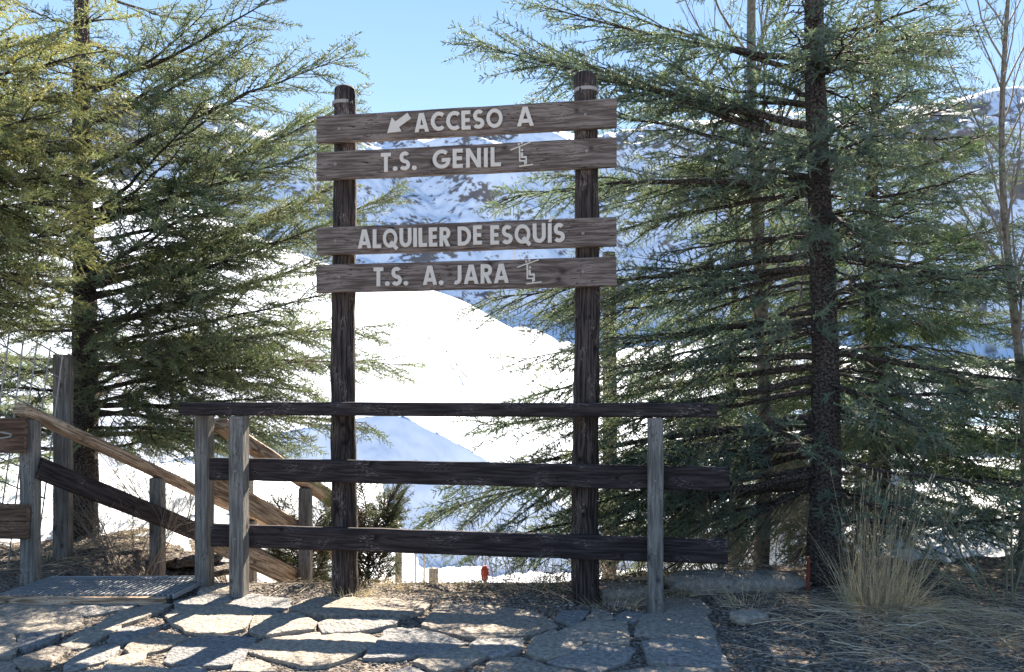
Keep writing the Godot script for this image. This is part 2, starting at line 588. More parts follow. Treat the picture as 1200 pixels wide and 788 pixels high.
# A conifer: limbs is a list of [height on the trunk, tip, sag]; fill adds limbs round the trunk.
func conifer(called: String, label: String, base: Vector3, h: float, r: float, mat: StandardMaterial3D, limbs: Array, fill: Array, dens := 1.0, first := 0.7, group := "cedars round the signpost", lean := Vector2.ZERO) -> Node3D:
	base.y = ground_y(base.x, -base.z) - 0.04
	var t := thing(called, label, "tree", base, 0.0, group)
	var pts := []
	var rad := []
	var n := 60
	for i in n + 1:
		var f := float(i) / n
		pts.append(Vector3(0.03 * sin(f * 9.0) + lean.x * f * h, -0.3 + f * (h + 0.3), 0.03 * sin(f * 7.0 + 1.0) + lean.y * f * h))
		rad.append(r * (1.0 - 0.93 * pow(f, 1.1)) * (1.0 + 0.35 * exp(-f * 26.0)))
	var tb := MB.new()
	tube(tb, pts, rad, 30, true, 0.0, rnd(0, 3), 0.22)
	part("trunk", tb.mesh(), M.bark, t)
	var twigs := MB.new()
	var where := []
	var tints := []
	var all := limbs.duplicate()
	for q in limbs:        # a companion bough near each drawn one
		var v: Vector3 = q[1] - base
		all.append([q[0] + rnd(-0.16, 0.10), base + Vector3(v.x * rnd(0.62, 0.88), v.y + rnd(-0.30, 0.04), v.z) + Vector3(0, 0, rnd(-0.55, 0.35)), q[2]])
	for i in int(fill[0]):
		var f: float = (i + rng.randf()) / fill[0]
		var y: float = lerpf(first, h * 0.97, f)
		var az := i * 2.399 + rnd(-0.4, 0.4)
		var reach: float = lerpf(fill[1], 0.35, pow(y / h, 1.25)) * rnd(0.75, 1.1)
		var dir := Vector3(cos(az), 0, -sin(az))
		if fill.size() > 4 and dir.dot(fill[4]) > fill[5]:
			continue
		if dir.z > 0.3:
			reach *= fill[2]
		if fill.size() > 6 and dir.z < -0.2 and rng.randf() < fill[6]:
			continue
		all.append([y, base + dir * reach + Vector3(0, y + reach * rnd(fill[3] - 0.15, fill[3] + 0.15), 0), reach * 0.10])
	for limb in all:
		var p0: Vector3 = Vector3(lean.x * limb[0], limb[0], lean.y * limb[0])
		var p2: Vector3 = limb[1] - base
		var length := p0.distance_to(p2)
		var p1 := p0.lerp(p2, 0.5) + Vector3(rnd(-0.06, 0.06) * length, -limb[2] + rnd(-0.05, 0.05) * length, rnd(-0.09, 0.09) * length)
		var lp := []
		var lr := []
		var seg := 12
		for i in seg + 1:
			var f := float(i) / seg
			lp.append(bez(p0, p1, p2, f) + Vector3(rnd(-1, 1), rnd(-1, 1), rnd(-1, 1)) * 0.012)
			lr.append(lerpf((0.008 if h > 3.0 else 0.003) + 0.0095 * length, 0.003, pow(f, 0.8)))
		var lb := MB.new()
		tube(lb, lp, lr, 7, false, 0.0, 0.0, 0.15)
		part("limb", lb.mesh(), M.bark, t)
		var tone := rnd(0.8, 1.2)
		var s := 0.12 * length
		var flip := 1.0
		while s < length:
			var f := s / length
			var p := bez(p0, p1, p2, f)
			var fwd := (bez(p0, p1, p2, minf(f + 0.03, 1.03)) - p).normalized()
			var l2 := length * 0.34 * (lerpf(0.55, 1.0, f / 0.35) if f < 0.35 else lerpf(1.0, 0.2, (f - 0.35) / 0.65)) * rnd(0.65, 1.15)
			l2 = clampf(l2, 0.08, 0.85)
			var a := deg_to_rad(lerpf(66, 36, f) + rnd(-10, 10))
			var side := fwd.cross(Vector3.UP).normalized() * flip
			var dir := (fwd * cos(a) + side * sin(a) + Vector3(0, rnd(-0.60, 0.22), 0)).normalized()
			var q1 := p + dir * l2 * 0.5
			var q2 := p + dir * l2 + fwd * l2 * 0.16 + Vector3(0, -l2 * rnd(-0.04, 0.14), 0)
			if clear_of_things(base + q2) and clear_of_things(base + p):
				tube(twigs, [p, q1, q2], [0.0055, 0.004, 0.0018], 3, false)
				var u := 0.10 if f > 0.25 else 0.22
				while u < l2 + 0.05:
					var g := minf(u / l2, 1.0)
					var at_ := p.lerp(q1, g * 2.0) if g < 0.5 else q1.lerp(q2, g * 2.0 - 1.0)
					var x := ((q1 - p) if g < 0.5 else (q2 - q1)).normalized()
					x = (x + Vector3(rnd(-1, 1), rnd(-0.7, 0.7), rnd(-1, 1)) * 0.22).normalized()
					var z := x.cross(Vector3.UP.rotated(x, rnd(-1.1, 1.1))).normalized()
					var y := z.cross(x)
					var k := rnd(0.75, 1.2) * lerpf(1.0, 0.72, g) * (1.0 if h > 3.0 else 0.55)
					var j: int = rng.randi() % 3
					where.append([j, Transform3D(Basis(x, y, z).scaled(Vector3.ONE * k), at_)])
					var w := tone * rnd(0.75, 1.25)
					tints.append(Color(w * rnd(0.92, 1.12), w, w * rnd(0.85, 1.05)))
					u += 0.115 / dens
			flip = -flip
			s += 0.052 / dens * lerpf(1.0, 0.75, f)
	var wood_part := part("twigs", twigs.mesh(), M.twig, t, "stuff")
	for j in 3:
		var a := []
		var c := []
		for i in where.size():
			if where[i][0] == j:
				a.append(where[i][1])
				c.append(tints[i])
		many("foliage" if j == 0 else "foliage_%03d" % j, M.sprays[j], mat, a, c, t)
	return t


# ---------------------------------------------------------------- bare shoots
func sprig(b: MB, p: Vector3, dir: Vector3, l: float, r: float, depth: int, kids: int, spread: float, rise: float) -> void:
	var n := 7
	var pts := [p]
	var rad := [r]
	var d := dir
	for i in n:
		d = (d + Vector3(rnd(-1, 1), rnd(-1, 1), rnd(-1, 1)) * 0.15 + Vector3(0, rise, 0)).normalized()
		pts.append(pts[-1] + d * l / n)
		rad.append(maxf(r * (1.0 - 0.75 * (i + 1) / n), 0.0011))
	tube(b, pts, rad, 3 if r < 0.006 else (5 if r < 0.02 else 9), false)
	if depth <= 0:
		return
	for k in kids:
		var f := rnd(0.2, 0.95)
		var i := mini(int(f * n), n - 1)
		var q: Vector3 = pts[i].lerp(pts[i + 1], f * n - i)
		var fd: Vector3 = (pts[i + 1] - pts[i]).normalized()
		var s := fd.cross(Vector3(rnd(-1, 1), rnd(-1, 1), rnd(-1, 1))).normalized()
		sprig(b, q, (fd + s * spread * rnd(0.6, 1.3)).normalized(), l * rnd(0.3, 0.6) * (1.1 - 0.5 * f), rad[i] * 0.6, depth - 1, kids, spread, rise)


func bare_shrub(label: String, where: Vector3, stems: int, l: float, mat: Material, spread: float, depth := 2, kids := 6, lean := Vector3.ZERO, called := "bare_shrub", group := "leafless shrubs below the cedars") -> void:
	var t := thing(called, label, "shrub", where, 0.0, group)
	var b := MB.new()
	for i in stems:
		var az := rng.randf() * TAU
		var dir := (Vector3(cos(az) * spread, 1.0, sin(az) * spread) + lean).normalized()
		sprig(b, Vector3(cos(az), 0, sin(az)) * 0.08 * rng.randf() + Vector3(0, -0.1, 0), dir, l * rnd(0.6, 1.1), 0.0035 + 0.002 * l, depth, kids, 0.7, 0.02)
	part("stems", b.mesh(), mat, t, "stuff")


func bare_tree(label: String, where: Vector3, h: float, r: float, boughs: int, low: float, lean: Vector3) -> void:
	where.y = ground_y(where.x, -where.z) - 0.04
	var t := thing("bare_tree", label, "tree", where, 0.0, "leafless trees beside the cedars")
	var pts := []
	var rad := []
	for i in 25:
		var f := i / 24.0
		pts.append(Vector3(0.05 * sin(f * 8.0), f * h - 0.3, 0.05 * sin(f * 6.0)) + lean * f * h)
		rad.append(r * (1.0 - 0.8 * f))
	var b := MB.new()
	tube(b, pts, rad, 18, true, 0, 0, 0.06)
	part("trunk", b.mesh(), M.pale_bark, t)
	for i in boughs:
		var f := lerpf(low, 0.95, (i + rng.randf()) / boughs)
		var az := i * 2.4 + rnd(-0.4, 0.4)
		var k := int(f * 24)
		var bb := MB.new()
		sprig(bb, pts[k], Vector3(cos(az) * 0.55, 1.0, sin(az) * 0.55).normalized(), h * rnd(0.18, 0.32) * (1.2 - 0.6 * f), rad[k] * 0.30 + 0.002, 2, 5, 0.45, 0.05)
		part("bough", bb.mesh(), M.pale_bark if r > 0.06 else M.bare_twig, t)


# ---------------------------------------------------------------- lettering
func arc(cx: float, cy: float, rx: float, ry: float, a0: float, a1: float, n := 14) -> Array:
	var o := []
	for i in n + 1:
		var a := deg_to_rad(lerpf(a0, a1, float(i) / n))
		o.append(Vector2(cx + rx * cos(a), cy + ry * sin(a)))
	return o


# [width, strokes, closed strokes, cut at cap height]
func glyph(ch: String) -> Array:
	match ch:
		"A": return [0.80, [[Vector2(0.07, -0.1), Vector2(0.42, 1.15)], [Vector2(0.73, -0.1), Vector2(0.38, 1.15)], [Vector2(0.2, 0.27), Vector2(0.6, 0.27)]], []]
		"C": return [0.74, [arc(0.46, 0.5, 0.36, 0.4, 48, 312, 22)], []]
		"D": return [0.76, [[Vector2(0.1, -0.1), Vector2(0.1, 1.1)], [Vector2(0.05, 0.9), Vector2(0.28, 0.9)] + arc(0.3, 0.5, 0.36, 0.4, 85, -85, 16) + [Vector2(0.28, 0.1), Vector2(0.05, 0.1)]], []]
		"E": return [0.52, [[Vector2(0.1, -0.1), Vector2(0.1, 1.1)], [Vector2(0.1, 0.9), Vector2(0.5, 0.9)], [Vector2(0.1, 0.5), Vector2(0.46, 0.5)], [Vector2(0.1, 0.1), Vector2(0.5, 0.1)]], []]
		"G": return [0.86, [arc(0.46, 0.5, 0.36, 0.4, 48, 330, 22), [Vector2(0.46, 0.45), Vector2(0.88, 0.45)], [Vector2(0.78, 0.5), Vector2(0.76, 0.25)]], []]
		"I": return [0.2, [[Vector2(0.1, -0.1), Vector2(0.1, 1.1)]], []]
		"J": return [0.5, [[Vector2(0.38, 1.1), Vector2(0.38, 0.32)] + arc(0.18, 0.3, 0.2, 0.2, -10, -115, 8)], []]
		"L": return [0.5, [[Vector2(0.1, -0.1), Vector2(0.1, 1.1)], [Vector2(0.1, 0.1), Vector2(0.5, 0.1)]], []]
		"N": return [0.74, [[Vector2(0.1, -0.1), Vector2(0.1, 1.1)], [Vector2(0.64, -0.1), Vector2(0.64, 1.1)], [Vector2(0.04, 1.1), Vector2(0.70, -0.1)]], []]
		"O": return [0.90, [], [arc(0.45, 0.5, 0.355, 0.4, 0, 345, 23)]]
		"Q": return [0.92, [[Vector2(0.48, 0.32), Vector2(0.88, -0.08)]], [arc(0.45, 0.5, 0.355, 0.4, 0, 345, 23)]]
		"R": return [0.62, [[Vector2(0.1, -0.1), Vector2(0.1, 1.1)], [Vector2(0.05, 0.9), Vector2(0.32, 0.9)] + arc(0.33, 0.69, 0.2, 0.21, 80, -80, 10) + [Vector2(0.32, 0.48), Vector2(0.05, 0.48)], [Vector2(0.26, 0.5), Vector2(0.56, -0.1)]], []]
		"S": return [0.62, [arc(0.31, 0.69, 0.2, 0.21, 35, 265, 14) + arc(0.30, 0.29, 0.22, 0.19, 85, -150, 14)], []]
		"T": return [0.6, [[Vector2(0.3, -0.1), Vector2(0.3, 1.1)], [Vector2(0.0, 0.9), Vector2(0.6, 0.9)]], []]
		"U": return [0.72, [[Vector2(0.1, 1.1), Vector2(0.1, 0.38)] + arc(0.36, 0.37, 0.26, 0.27, 185, 355, 14) + [Vector2(0.62, 0.38), Vector2(0.62, 1.1)]], []]
	return [0.3, [], []]


func extrude(polys: Array, depth: float, s: float, off: Vector2) -> ArrayMesh:
	var outers := []
	var holes := []
	for p in polys:
		if Geometry2D.is_polygon_clockwise(p):
			holes.append(p)
		else:
			outers.append(p)
	var b := MB.new()
	var flats := []
	for o in outers:
		var pieces := [o]
		for h in holes:
			var cx := 0.0
			for q in h:
				cx += q.x / h.size()
			var next := []
			for pc in pieces:
				for half in [[-9.0, cx], [cx, 9.0]]:
					for q in Geometry2D.intersect_polygons(pc, PackedVector2Array([Vector2(half[0], -9), Vector2(half[1], -9), Vector2(half[1], 9), Vector2(half[0], 9)])):
						for w in Geometry2D.clip_polygons(q, h):
							next.append(w)
			pieces = next
		flats.append_array(pieces)
	for f in flats:
		var idx := Geometry2D.triangulate_polygon(f)
		for z in [depth, 0.0]:
			var st := b.v.size()
			for q in f:
				b.vert(Vector3(q.x * s + off.x, q.y * s + off.y, z))
			for i in range(0, idx.size(), 3):
				var a: Vector2 = f[idx[i]]
				var ccw: bool = (f[idx[i + 1]] - a).cross(f[idx[i + 2]] - a) > 0.0
				if ccw == (z > 0.0):
					b.tri(st + idx[i], st + idx[i + 2], st + idx[i + 1])
				else:
					b.tri(st + idx[i], st + idx[i + 1], st + idx[i + 2])
	for p in outers + holes:
		for i in p.size():
			var a: Vector2 = p[i] * s + off
			var c: Vector2 = p[(i + 1) % p.size()] * s + off
			b.face([Vector3(a.x, a.y, 0), Vector3(a.x, a.y, depth), Vector3(c.x, c.y, depth), Vector3(c.x, c.y, 0)])
	return b.mesh()


func merged(polys: Array) -> Array:
	var out := []
	for p in polys:
		var cur := PackedVector2Array(p)
		var next := []
		for o in out:
			if Geometry2D.is_polygon_clockwise(o):
				next.append(o)
				continue
			var u := Geometry2D.merge_polygons(o, cur)
			var outs := 0
			for q in u:
				if not Geometry2D.is_polygon_clockwise(q):
					outs += 1
			if outs > 1:
				next.append(o)
			else:
				for q in u:
					if Geometry2D.is_polygon_clockwise(q):
						next.append(q)
					else:
						cur = q
		next.append(cur)
		out = next
	return out


func letter_mesh(ch: String, s: float, squeeze: float) -> Array:
	var accent := ch == "Í"
	var g := glyph("I" if accent else ch)
	if ch == ".":
		return [0.26 * s * squeeze, extrude([PackedVector2Array(arc(0.13 * squeeze, 0.12, 0.13, 0.12, 0, 340, 17))], 0.012, s, Vector2.ZERO)]
	var polys := []
	var box := PackedVector2Array([Vector2(-2, 0), Vector2(4, 0), Vector2(4, 1), Vector2(-2, 1)])
	for st in g[1]:
		var line := PackedVector2Array()
		for q in st:
			line.append(Vector2(q.x * squeeze, q.y))
		for o in Geometry2D.offset_polyline(line, 0.098, Geometry2D.JOIN_ROUND, Geometry2D.END_BUTT):
			if ch == "Q":
				polys.append(o)
			else:
				for w in Geometry2D.intersect_polygons(o, box):
					polys.append(w)
	var res := []
	for cl in g[2]:
		var outer := PackedVector2Array()
		var inner := PackedVector2Array()
		for q in cl:
			var c := Vector2(0.45, 0.5)
			var dq: Vector2 = q - c
			outer.append(Vector2((c.x + dq.x * 1.27) * squeeze, c.y + dq.y * 1.25))
			inner.append(Vector2((c.x + dq.x * 0.74) * squeeze, c.y + dq.y * 0.76))
		inner.reverse()
		polys.push_front(outer)
		res.append(inner)
	var all := merged(polys)
	if ch == "Q":      # the tail crosses the bowl: cut the counter by it
		var tail: PackedVector2Array = polys[polys.size() - 1]
		var cut := []
		for inner in res:
			var fw: PackedVector2Array = inner.duplicate()
			fw.reverse()
			for w in Geometry2D.clip_polygons(fw, tail):
				if not Geometry2D.is_polygon_clockwise(w):
					w.reverse()
				cut.append(w)
		res = cut
	all.append_array(res)
	if accent:
		all.append(PackedVector2Array([Vector2(0.02, 1.08), Vector2(0.14, 1.06), Vector2(0.28, 1.28), Vector2(0.12, 1.30)]))
	return [g[0] * s * squeeze, extrude(all, 0.012, s, Vector2.ZERO)]


# Letters from x0 to x1 on a board, base at y.
func word(text: String, x0: float, x1: float, y: float, s: float, board: Node3D, z: float) -> void:
	var total := 0.0
	var gap := 0.13
	for i in text.length():
		var ch := text[i]
		total += (glyph("I" if ch == "Í" else ch)[0] if ch != "." else 0.26) + (gap if i < text.length() - 1 else 0.0)
	var squeeze := (x1 - x0) / (total * s)
	var x := x0
	for i in text.length():
		var g := letter_mesh(text[i], s, squeeze)
		var o := part("letter", g[1], M.letter, board)
		o.position = Vector3(x, y + rnd(-0.002, 0.002), z)
		o.rotation.z = rnd(-0.012, 0.012)
		x += g[0] + gap * s * squeeze


func bar2(b: MB, p: Vector2, q: Vector2, w: float, z: float, depth := 0.008) -> void:
	var t := (q - p).normalized()
	var s := Vector2(-t.y, t.x) * w * 0.5
	var c := [p - s, q - s, q + s, p + s]
	var f := []
	for i in c:
		f.append(Vector3(i.x, i.y, z + depth))
	f.reverse()
	b.face(f)
	for i in 4:
		var a: Vector2 = c[i]
		var e: Vector2 = c[(i + 1) % 4]
		b.face([Vector3(a.x, a.y, z), Vector3(a.x, a.y, z + depth), Vector3(e.x, e.y, z + depth), Vector3(e.x, e.y, z)])


func lift_icon(x0: float, y0: float, w: float, h: float, board: Node3D, z: float) -> void:
	var b := MB.new()
	var P := func(u: float, v: float) -> Vector2: return Vector2(x0 + u * w, y0 + v * h)
	bar2(b, P.call(0.0, 0.70), P.call(1.0, 1.0), 0.007, z)
	bar2(b, P.call(0.46, 0.86), P.call(0.46, 0.22), 0.009, z + 0.001)
	bar2(b, P.call(0.44, 0.22), P.call(0.74, 0.22), 0.009, z + 0.002)
	bar2(b, P.call(0.72, 0.24), P.call(0.72, 0.06), 0.009, z + 0.003)
	bar2(b, P.call(0.57, 0.58), P.call(0.57, 0.36), 0.014, z + 0.001)
	bar2(b, P.call(0.55, 0.38), P.call(0.80, 0.38), 0.012, z + 0.002)
	bar2(b, P.call(0.78, 0.40), P.call(0.78, 0.10), 0.010, z + 0.003)
	bar2(b, P.call(0.42, 0.0), P.call(1.12, 0.06), 0.008, z)
	for q in [P.call(0.42, 0.93), P.call(0.56, 0.97), P.call(0.585, 0.68)]:
		bar2(b, q - Vector2(0.006, 0), q + Vector2(0.006, 0), 0.012, z + 0.001)
	part("chairlift_symbol", b.mesh(), M.letter, board)


# ---------------------------------------------------------------- built things
func round_post(h: float, r0: float, r1: float, seed_v: float) -> MB:
	var pts := []
	var rad := []
	var n := 70
	for i in n + 1:
		var f := float(i) / n
		pts.append(Vector3(0.008 * sin(f * 7.0 + seed_v), -0.15 + f * (h + 0.15), 0.006 * sin(f * 5.0 + seed_v)))
		rad.append(lerpf(r0, r1, f) * (1.0 + 0.03 * sin(f * 40.0 + seed_v)))
	for k in 3:                       # rounded top
		pts.append(pts[-1] + Vector3(0, 0.010, 0))
		rad.append(r1 * [0.96, 0.86, 0.62][k])
	var b := MB.new()
	tube(b, pts, rad, 28, true, seed_v * 0.1, seed_v, 0.07)
	return b


func bolt(p: Vector3, r: float, parent: Node3D) -> void:
	var b := MB.new()
	tube(b, [p, p + Vector3(0, 0, 0.006), p + Vector3(0, 0, 0.009)], [r, r, r * 0.6], 10)
	part("bolt", b.mesh(), M.bolt, parent)


func build_sign() -> void:
	var s := thing("signpost", "tall weathered wooden sign with four lettered boards on two round posts", "sign", Vector3(-1.12, 0, -5.36), deg_to_rad(-7.85))
	for i in 2:
		var x: float = [0.0, 1.61][i]
		var h: float = [3.33, 3.335][i]
		var p := part("post", round_post(h, 0.088 if i == 0 else 0.090, 0.072, 1.3 + i * 2.1).mesh(), M.post_wood, s)
		p.position.x = x
		var rb := MB.new()
		tube(rb, [Vector3(0, h - 0.10, 0), Vector3(0, h - 0.078, 0)], [0.0785, 0.0785], 28)
		part("groove_band", rb.mesh(), M.band, p)
	var specs := [[3.040, 3.062, 0.178], [2.802, 2.818, 0.182], [2.310, 2.324, 0.180], [2.064, 2.076, 0.182]]
	var x0 := -0.144
	var length := 1.947
	for i in 4:
		var q: Array = specs[i]
		var tilt := atan2(q[1] - q[0], length)
		var b := part("board", beam(length, q[2], 0.042, 0.005, 0.003, 20).mesh(), M.sign_wood, s)
		b.position = Vector3(x0, q[0], 0.105)
		b.rotation.z = tilt
		var z := 0.023
		var U := func(px: float) -> float: return (px - 371.0) / 352.0 * length
		for bx in [0.144, 1.754]:
			bolt(Vector3(bx + rnd(-0.02, 0.02), rnd(-0.01, 0.02), 0.021), 0.011, b)
		var lh := 0.122
		if i == 0:
			var poly := PackedVector2Array([Vector2(0.0, 0.0), Vector2(0.095, 0.005), Vector2(0.078, 0.034), Vector2(0.158, 0.085), Vector2(0.136, 0.122), Vector2(0.056, 0.071), Vector2(0.032, 0.098)])
			var ar := part("arrow", extrude([poly], 0.012, 1.0, Vector2.ZERO), M.letter, b)
			ar.position = Vector3(U.call(458.0), -0.052, z)
			word("ACCESO", U.call(491.0), U.call(594.0), -0.058, lh, b, z)
			word("A", U.call(610.5), U.call(630.0), -0.058, lh, b, z)
		elif i == 1:
			word("T.S.", U.call(450.5), U.call(493.0), -0.060, lh, b, z)
			word("GENIL", U.call(512.0), U.call(592.0), -0.060, lh, b, z)
			lift_icon(U.call(603.0), -0.066, 0.128, 0.150, b, z)
		elif i == 2:
			word("ALQUILER", U.call(423.0), U.call(532.5), -0.060, lh, b, z)
			word("DE", U.call(542.0), U.call(570.5), -0.060, lh, b, z)
			word("ESQUÍS", U.call(580.0), U.call(665.0), -0.060, lh, b, z)
		else:
			word("T.S.", U.call(441.5), U.call(483.0), -0.060, lh, b, z)
			word("A.", U.call(501.0), U.call(525.0), -0.060, lh, b, z)
			word("JARA", U.call(536.0), U.call(601.0), -0.060, lh, b, z)
			lift_icon(U.call(611.0), -0.066, 0.136, 0.150, b, z)


func upright(h: float, w: float, d: float, below := 0.15) -> MB:
	return beam_between(Vector3(0, -below, 0), Vector3(0, h, 0), w, d, Vector3.RIGHT, 0.008, 0.003)


func build_fence() -> void:
	var f := thing("fence", "dark brown wooden fence with three long rails in front of the signpost", "fence", Vector3(-1.785, 0, -5.255), deg_to_rad(-7.8))
	part("post", upright(1.166, 0.098, 0.10).mesh(), M.grey_wood, f)
	var p := part("post", upright(1.168, 0.093, 0.10).mesh(), M.grey_wood, f)
	p.position.x = 2.682
	p = part("post", upright(1.166, 0.098, 0.098).mesh(), M.grey_wood, f)
	p.position = Vector3(-0.33, 0, -0.162)
	for r in [[-0.415, 3.05, 1.213, 1.214, 0.086, 0.15, -0.060], [-0.235, 3.13, 0.812, 0.795, 0.148, 0.05, -0.0775], [-0.225, 3.12, 0.371, 0.350, 0.150, 0.05, -0.0775]]:
		part("rail", beam_between(Vector3(r[0], r[2], r[6]), Vector3(r[1], r[3], r[6]), r[4], r[5], Vector3.UP, 0.010, 0.005).mesh(), M.rail_wood, f)
	for r in [[0.0, 0.812], [2.68, 0.79], [0.0, 0.371], [2.68, 0.352]]:
		bolt(Vector3(r[0], r[1], 0.052), 0.009, f)


func build_stairs() -> void:
	var dir := Vector3(0.375, -0.519, -0.927)
	var dir1 := Vector3(0.375, -0.462, -0.927)
	var flat := Vector3(0.375, 0, -0.927).normalized()
	var across := Vector3(0.927, 0, 0.375).normalized()
	var st := thing("staircase", "timber steps going down the slope behind the left end of the fence", "stairs", Vector3(-2.72, 0, -5.60))
	for i in 11:
		var c := Vector3(0, -0.165 * (i + 1), 0) + flat * (0.16 + 0.317 * i)
		part("tread", beam_between(c - across * 0.56, c + across * 0.56, 0.05, 0.34, Vector3.UP).mesh(), M.worn_wood, st)
	for s in [-1.0, 1.0]:
		var a: Vector3 = across * 0.585 * s + Vector3(0, -0.10, 0)
		part("stringer", beam_between(a, a + dir * 3.55, 0.22, 0.05).mesh(), M.rail_wood, st)
	# left handrail
	var r1 := thing("handrail", "sunlit worn handrail descending on the left side of the steps", "railing", Vector3(-3.33, 0, -5.555))
	var top := Vector3(0, 1.175, 0)
	part("handrail_board", beam_between(top - dir1 * 0.08, top + dir1 * 3.6, 0.072, 0.12, Vector3.UP, 0.012, 0.006).mesh(), M.worn_wood, r1)
	var mid := Vector3(0.05, 0.80, 0)
	part("rail", beam_between(mid, mid + dir1 * 3.6, 0.145, 0.045).mesh(), M.rail_wood, r1)
	for k in [0.0, 1.12, 2.25, 3.4]:
		var q: Vector3 = top + dir1 * k
		var p := part("post", beam_between(Vector3(q.x, q.y - 1.55 if k > 0.0 else -0.2, q.z), q - Vector3(0, 0.045, 0), 0.10, 0.10, Vector3.RIGHT).mesh(), M.grey_wood, r1)
	# right handrail
	var r2 := thing("handrail", "brown handrail descending behind the left end of the front fence", "railing", Vector3(-2.05, 0, -5.56))
	var t2 := Vector3(0.02, 1.10, 0)
	part("handrail_board", beam_between(t2, t2 + dir * 1.75, 0.085, 0.13, Vector3.UP, 0.012, 0.006).mesh(), M.worn_wood, r2)
	for h in [0.38, 0.78]:
		var m2 := t2 + Vector3(-0.08, -h, 0)
		part("rail", beam_between(m2, m2 + dir * (1.7 + h * 0.3), 0.145, 0.045).mesh(), M.worn_wood, r2)
	for k in [0.98, 1.7]:
		var q: Vector3 = t2 + dir * k
		part("post", beam_between(Vector3(q.x, q.y - 1.6, q.z), q - Vector3(0, 0.045, 0), 0.095, 0.095, Vector3.RIGHT).mesh(), M.grey_wood, r2)


func build_left_fence() -> void:
	var f := thing("board_fence", "brown board fence cut off by the left edge of the picture", "fence", Vector3(-3.30, 0, -5.46), deg_to_rad(-2.0))
	var k := 0
	for y in [1.087, 0.968, 0.502, 0.383]:
		part("board", beam_between(Vector3(-2.2, y, 0), Vector3([0.0, -0.006, 0.012, 0.008][k], y, 0), 0.117, 0.035, Vector3.UP, 0.006).mesh(), M.brown_wood, f)
		k += 1
	part("post", xform_mesh(upright(1.15, 0.10, 0.08), Transform3D(Basis(), Vector3(-1.8, 0, -0.06))).mesh(), M.grey_wood, f)
	var b := MB.new()
	var ring := []
	var rr := []
	for i in 15:
		var a := TAU * i / 14
		ring.append(Vector3(-0.16 + 0.052 * cos(a) + (0.02 if cos(a) > 0.9 else 0.0), 1.03 + 0.020 * sin(a), 0.026))
		rr.append(0.007)
	tube(b, ring, rr, 6, false)
	part("hook", b.mesh(), M.band, f)


func build_wire() -> void:
	var w := thing("wire_fence", "galvanised wire mesh fence on a grey square post beside the steps", "fence", Vector3(-3.52, -0.25, -6.30))
	part("post", upright(1.86, 0.12, 0.09, 0.3).mesh(), M.grey_wood, w)
	var e1 := Vector3(-0.375, 0.50, 0.927)
	var up := Vector3(0.13, 1.0, 0.0)
	var o := Vector3(0.06, 1.83, 0.10)
	for i in 12:
		var a := o - up * 0.155 * i
		var b := MB.new()
		tube(b, [a, a + e1 * 0.8 + Vector3(rnd(-0.01, 0.01), rnd(-0.012, 0.012), 0), a + e1 * 1.75], [0.0055, 0.0055, 0.0055], 6)
		part("wire", b.mesh(), M.wire, w)
	for i in 17:
		var a := o + e1 * (0.02 + 0.105 * i) + Vector3(0.008, 0, 0)
		var b := MB.new()
		tube(b, [a + up * 0.02, a - up * 0.9 + Vector3(rnd(-0.01, 0.01), 0, 0), a - up * 1.75], [0.0055, 0.0055, 0.0055], 6)
		part("wire", b.mesh(), M.wire, w)


func build_grating() -> void:
	var g := thing("grating", "galvanised steel floor grating edged by a tan beam at the head of the steps", "grating", Vector3(-3.24, 0.0, -5.06), deg_to_rad(0.5))
	part("edge_board", beam_between(Vector3(-0.3, 0.022, 0.025), Vector3(1.06, 0.012, 0.025), 0.05, 0.05, Vector3.UP, 0.006).mesh(), M.worn_wood, g)
	var w := 1.10
	for i in 34:
		var x := w * i / 33.0
		part("bearing_bar", beam_between(Vector3(x, 0.033, -0.005), Vector3(x + 0.06, 0.033, -0.475), 0.03, 0.011, Vector3.UP, 0.001, 0.0).mesh(), M.metal, g)
	for i in 6:
		var z := -0.03 - 0.42 * i / 5.0
		part("cross_bar", beam_between(Vector3(0.0 - z * 0.13, 0.0392, z), Vector3(w - z * 0.13, 0.0392, z), 0.012, 0.006, Vector3.UP, 0.001, 0.0).mesh(), M.metal, g)
	part("frame_bar", beam_between(Vector3(0.06, 0.03, -0.48), Vector3(w + 0.06, 0.03, -0.48), 0.045, 0.008, Vector3.UP, 0.001, 0.0).mesh(), M.metal, g)
	part("pan", beam_between(Vector3(-0.03, -0.03, -0.24), Vector3(w + 0.08, -0.03, -0.24), 0.02, 0.47, Vector3.UP, 0.001, 0.0).mesh(), M.dirt, g)


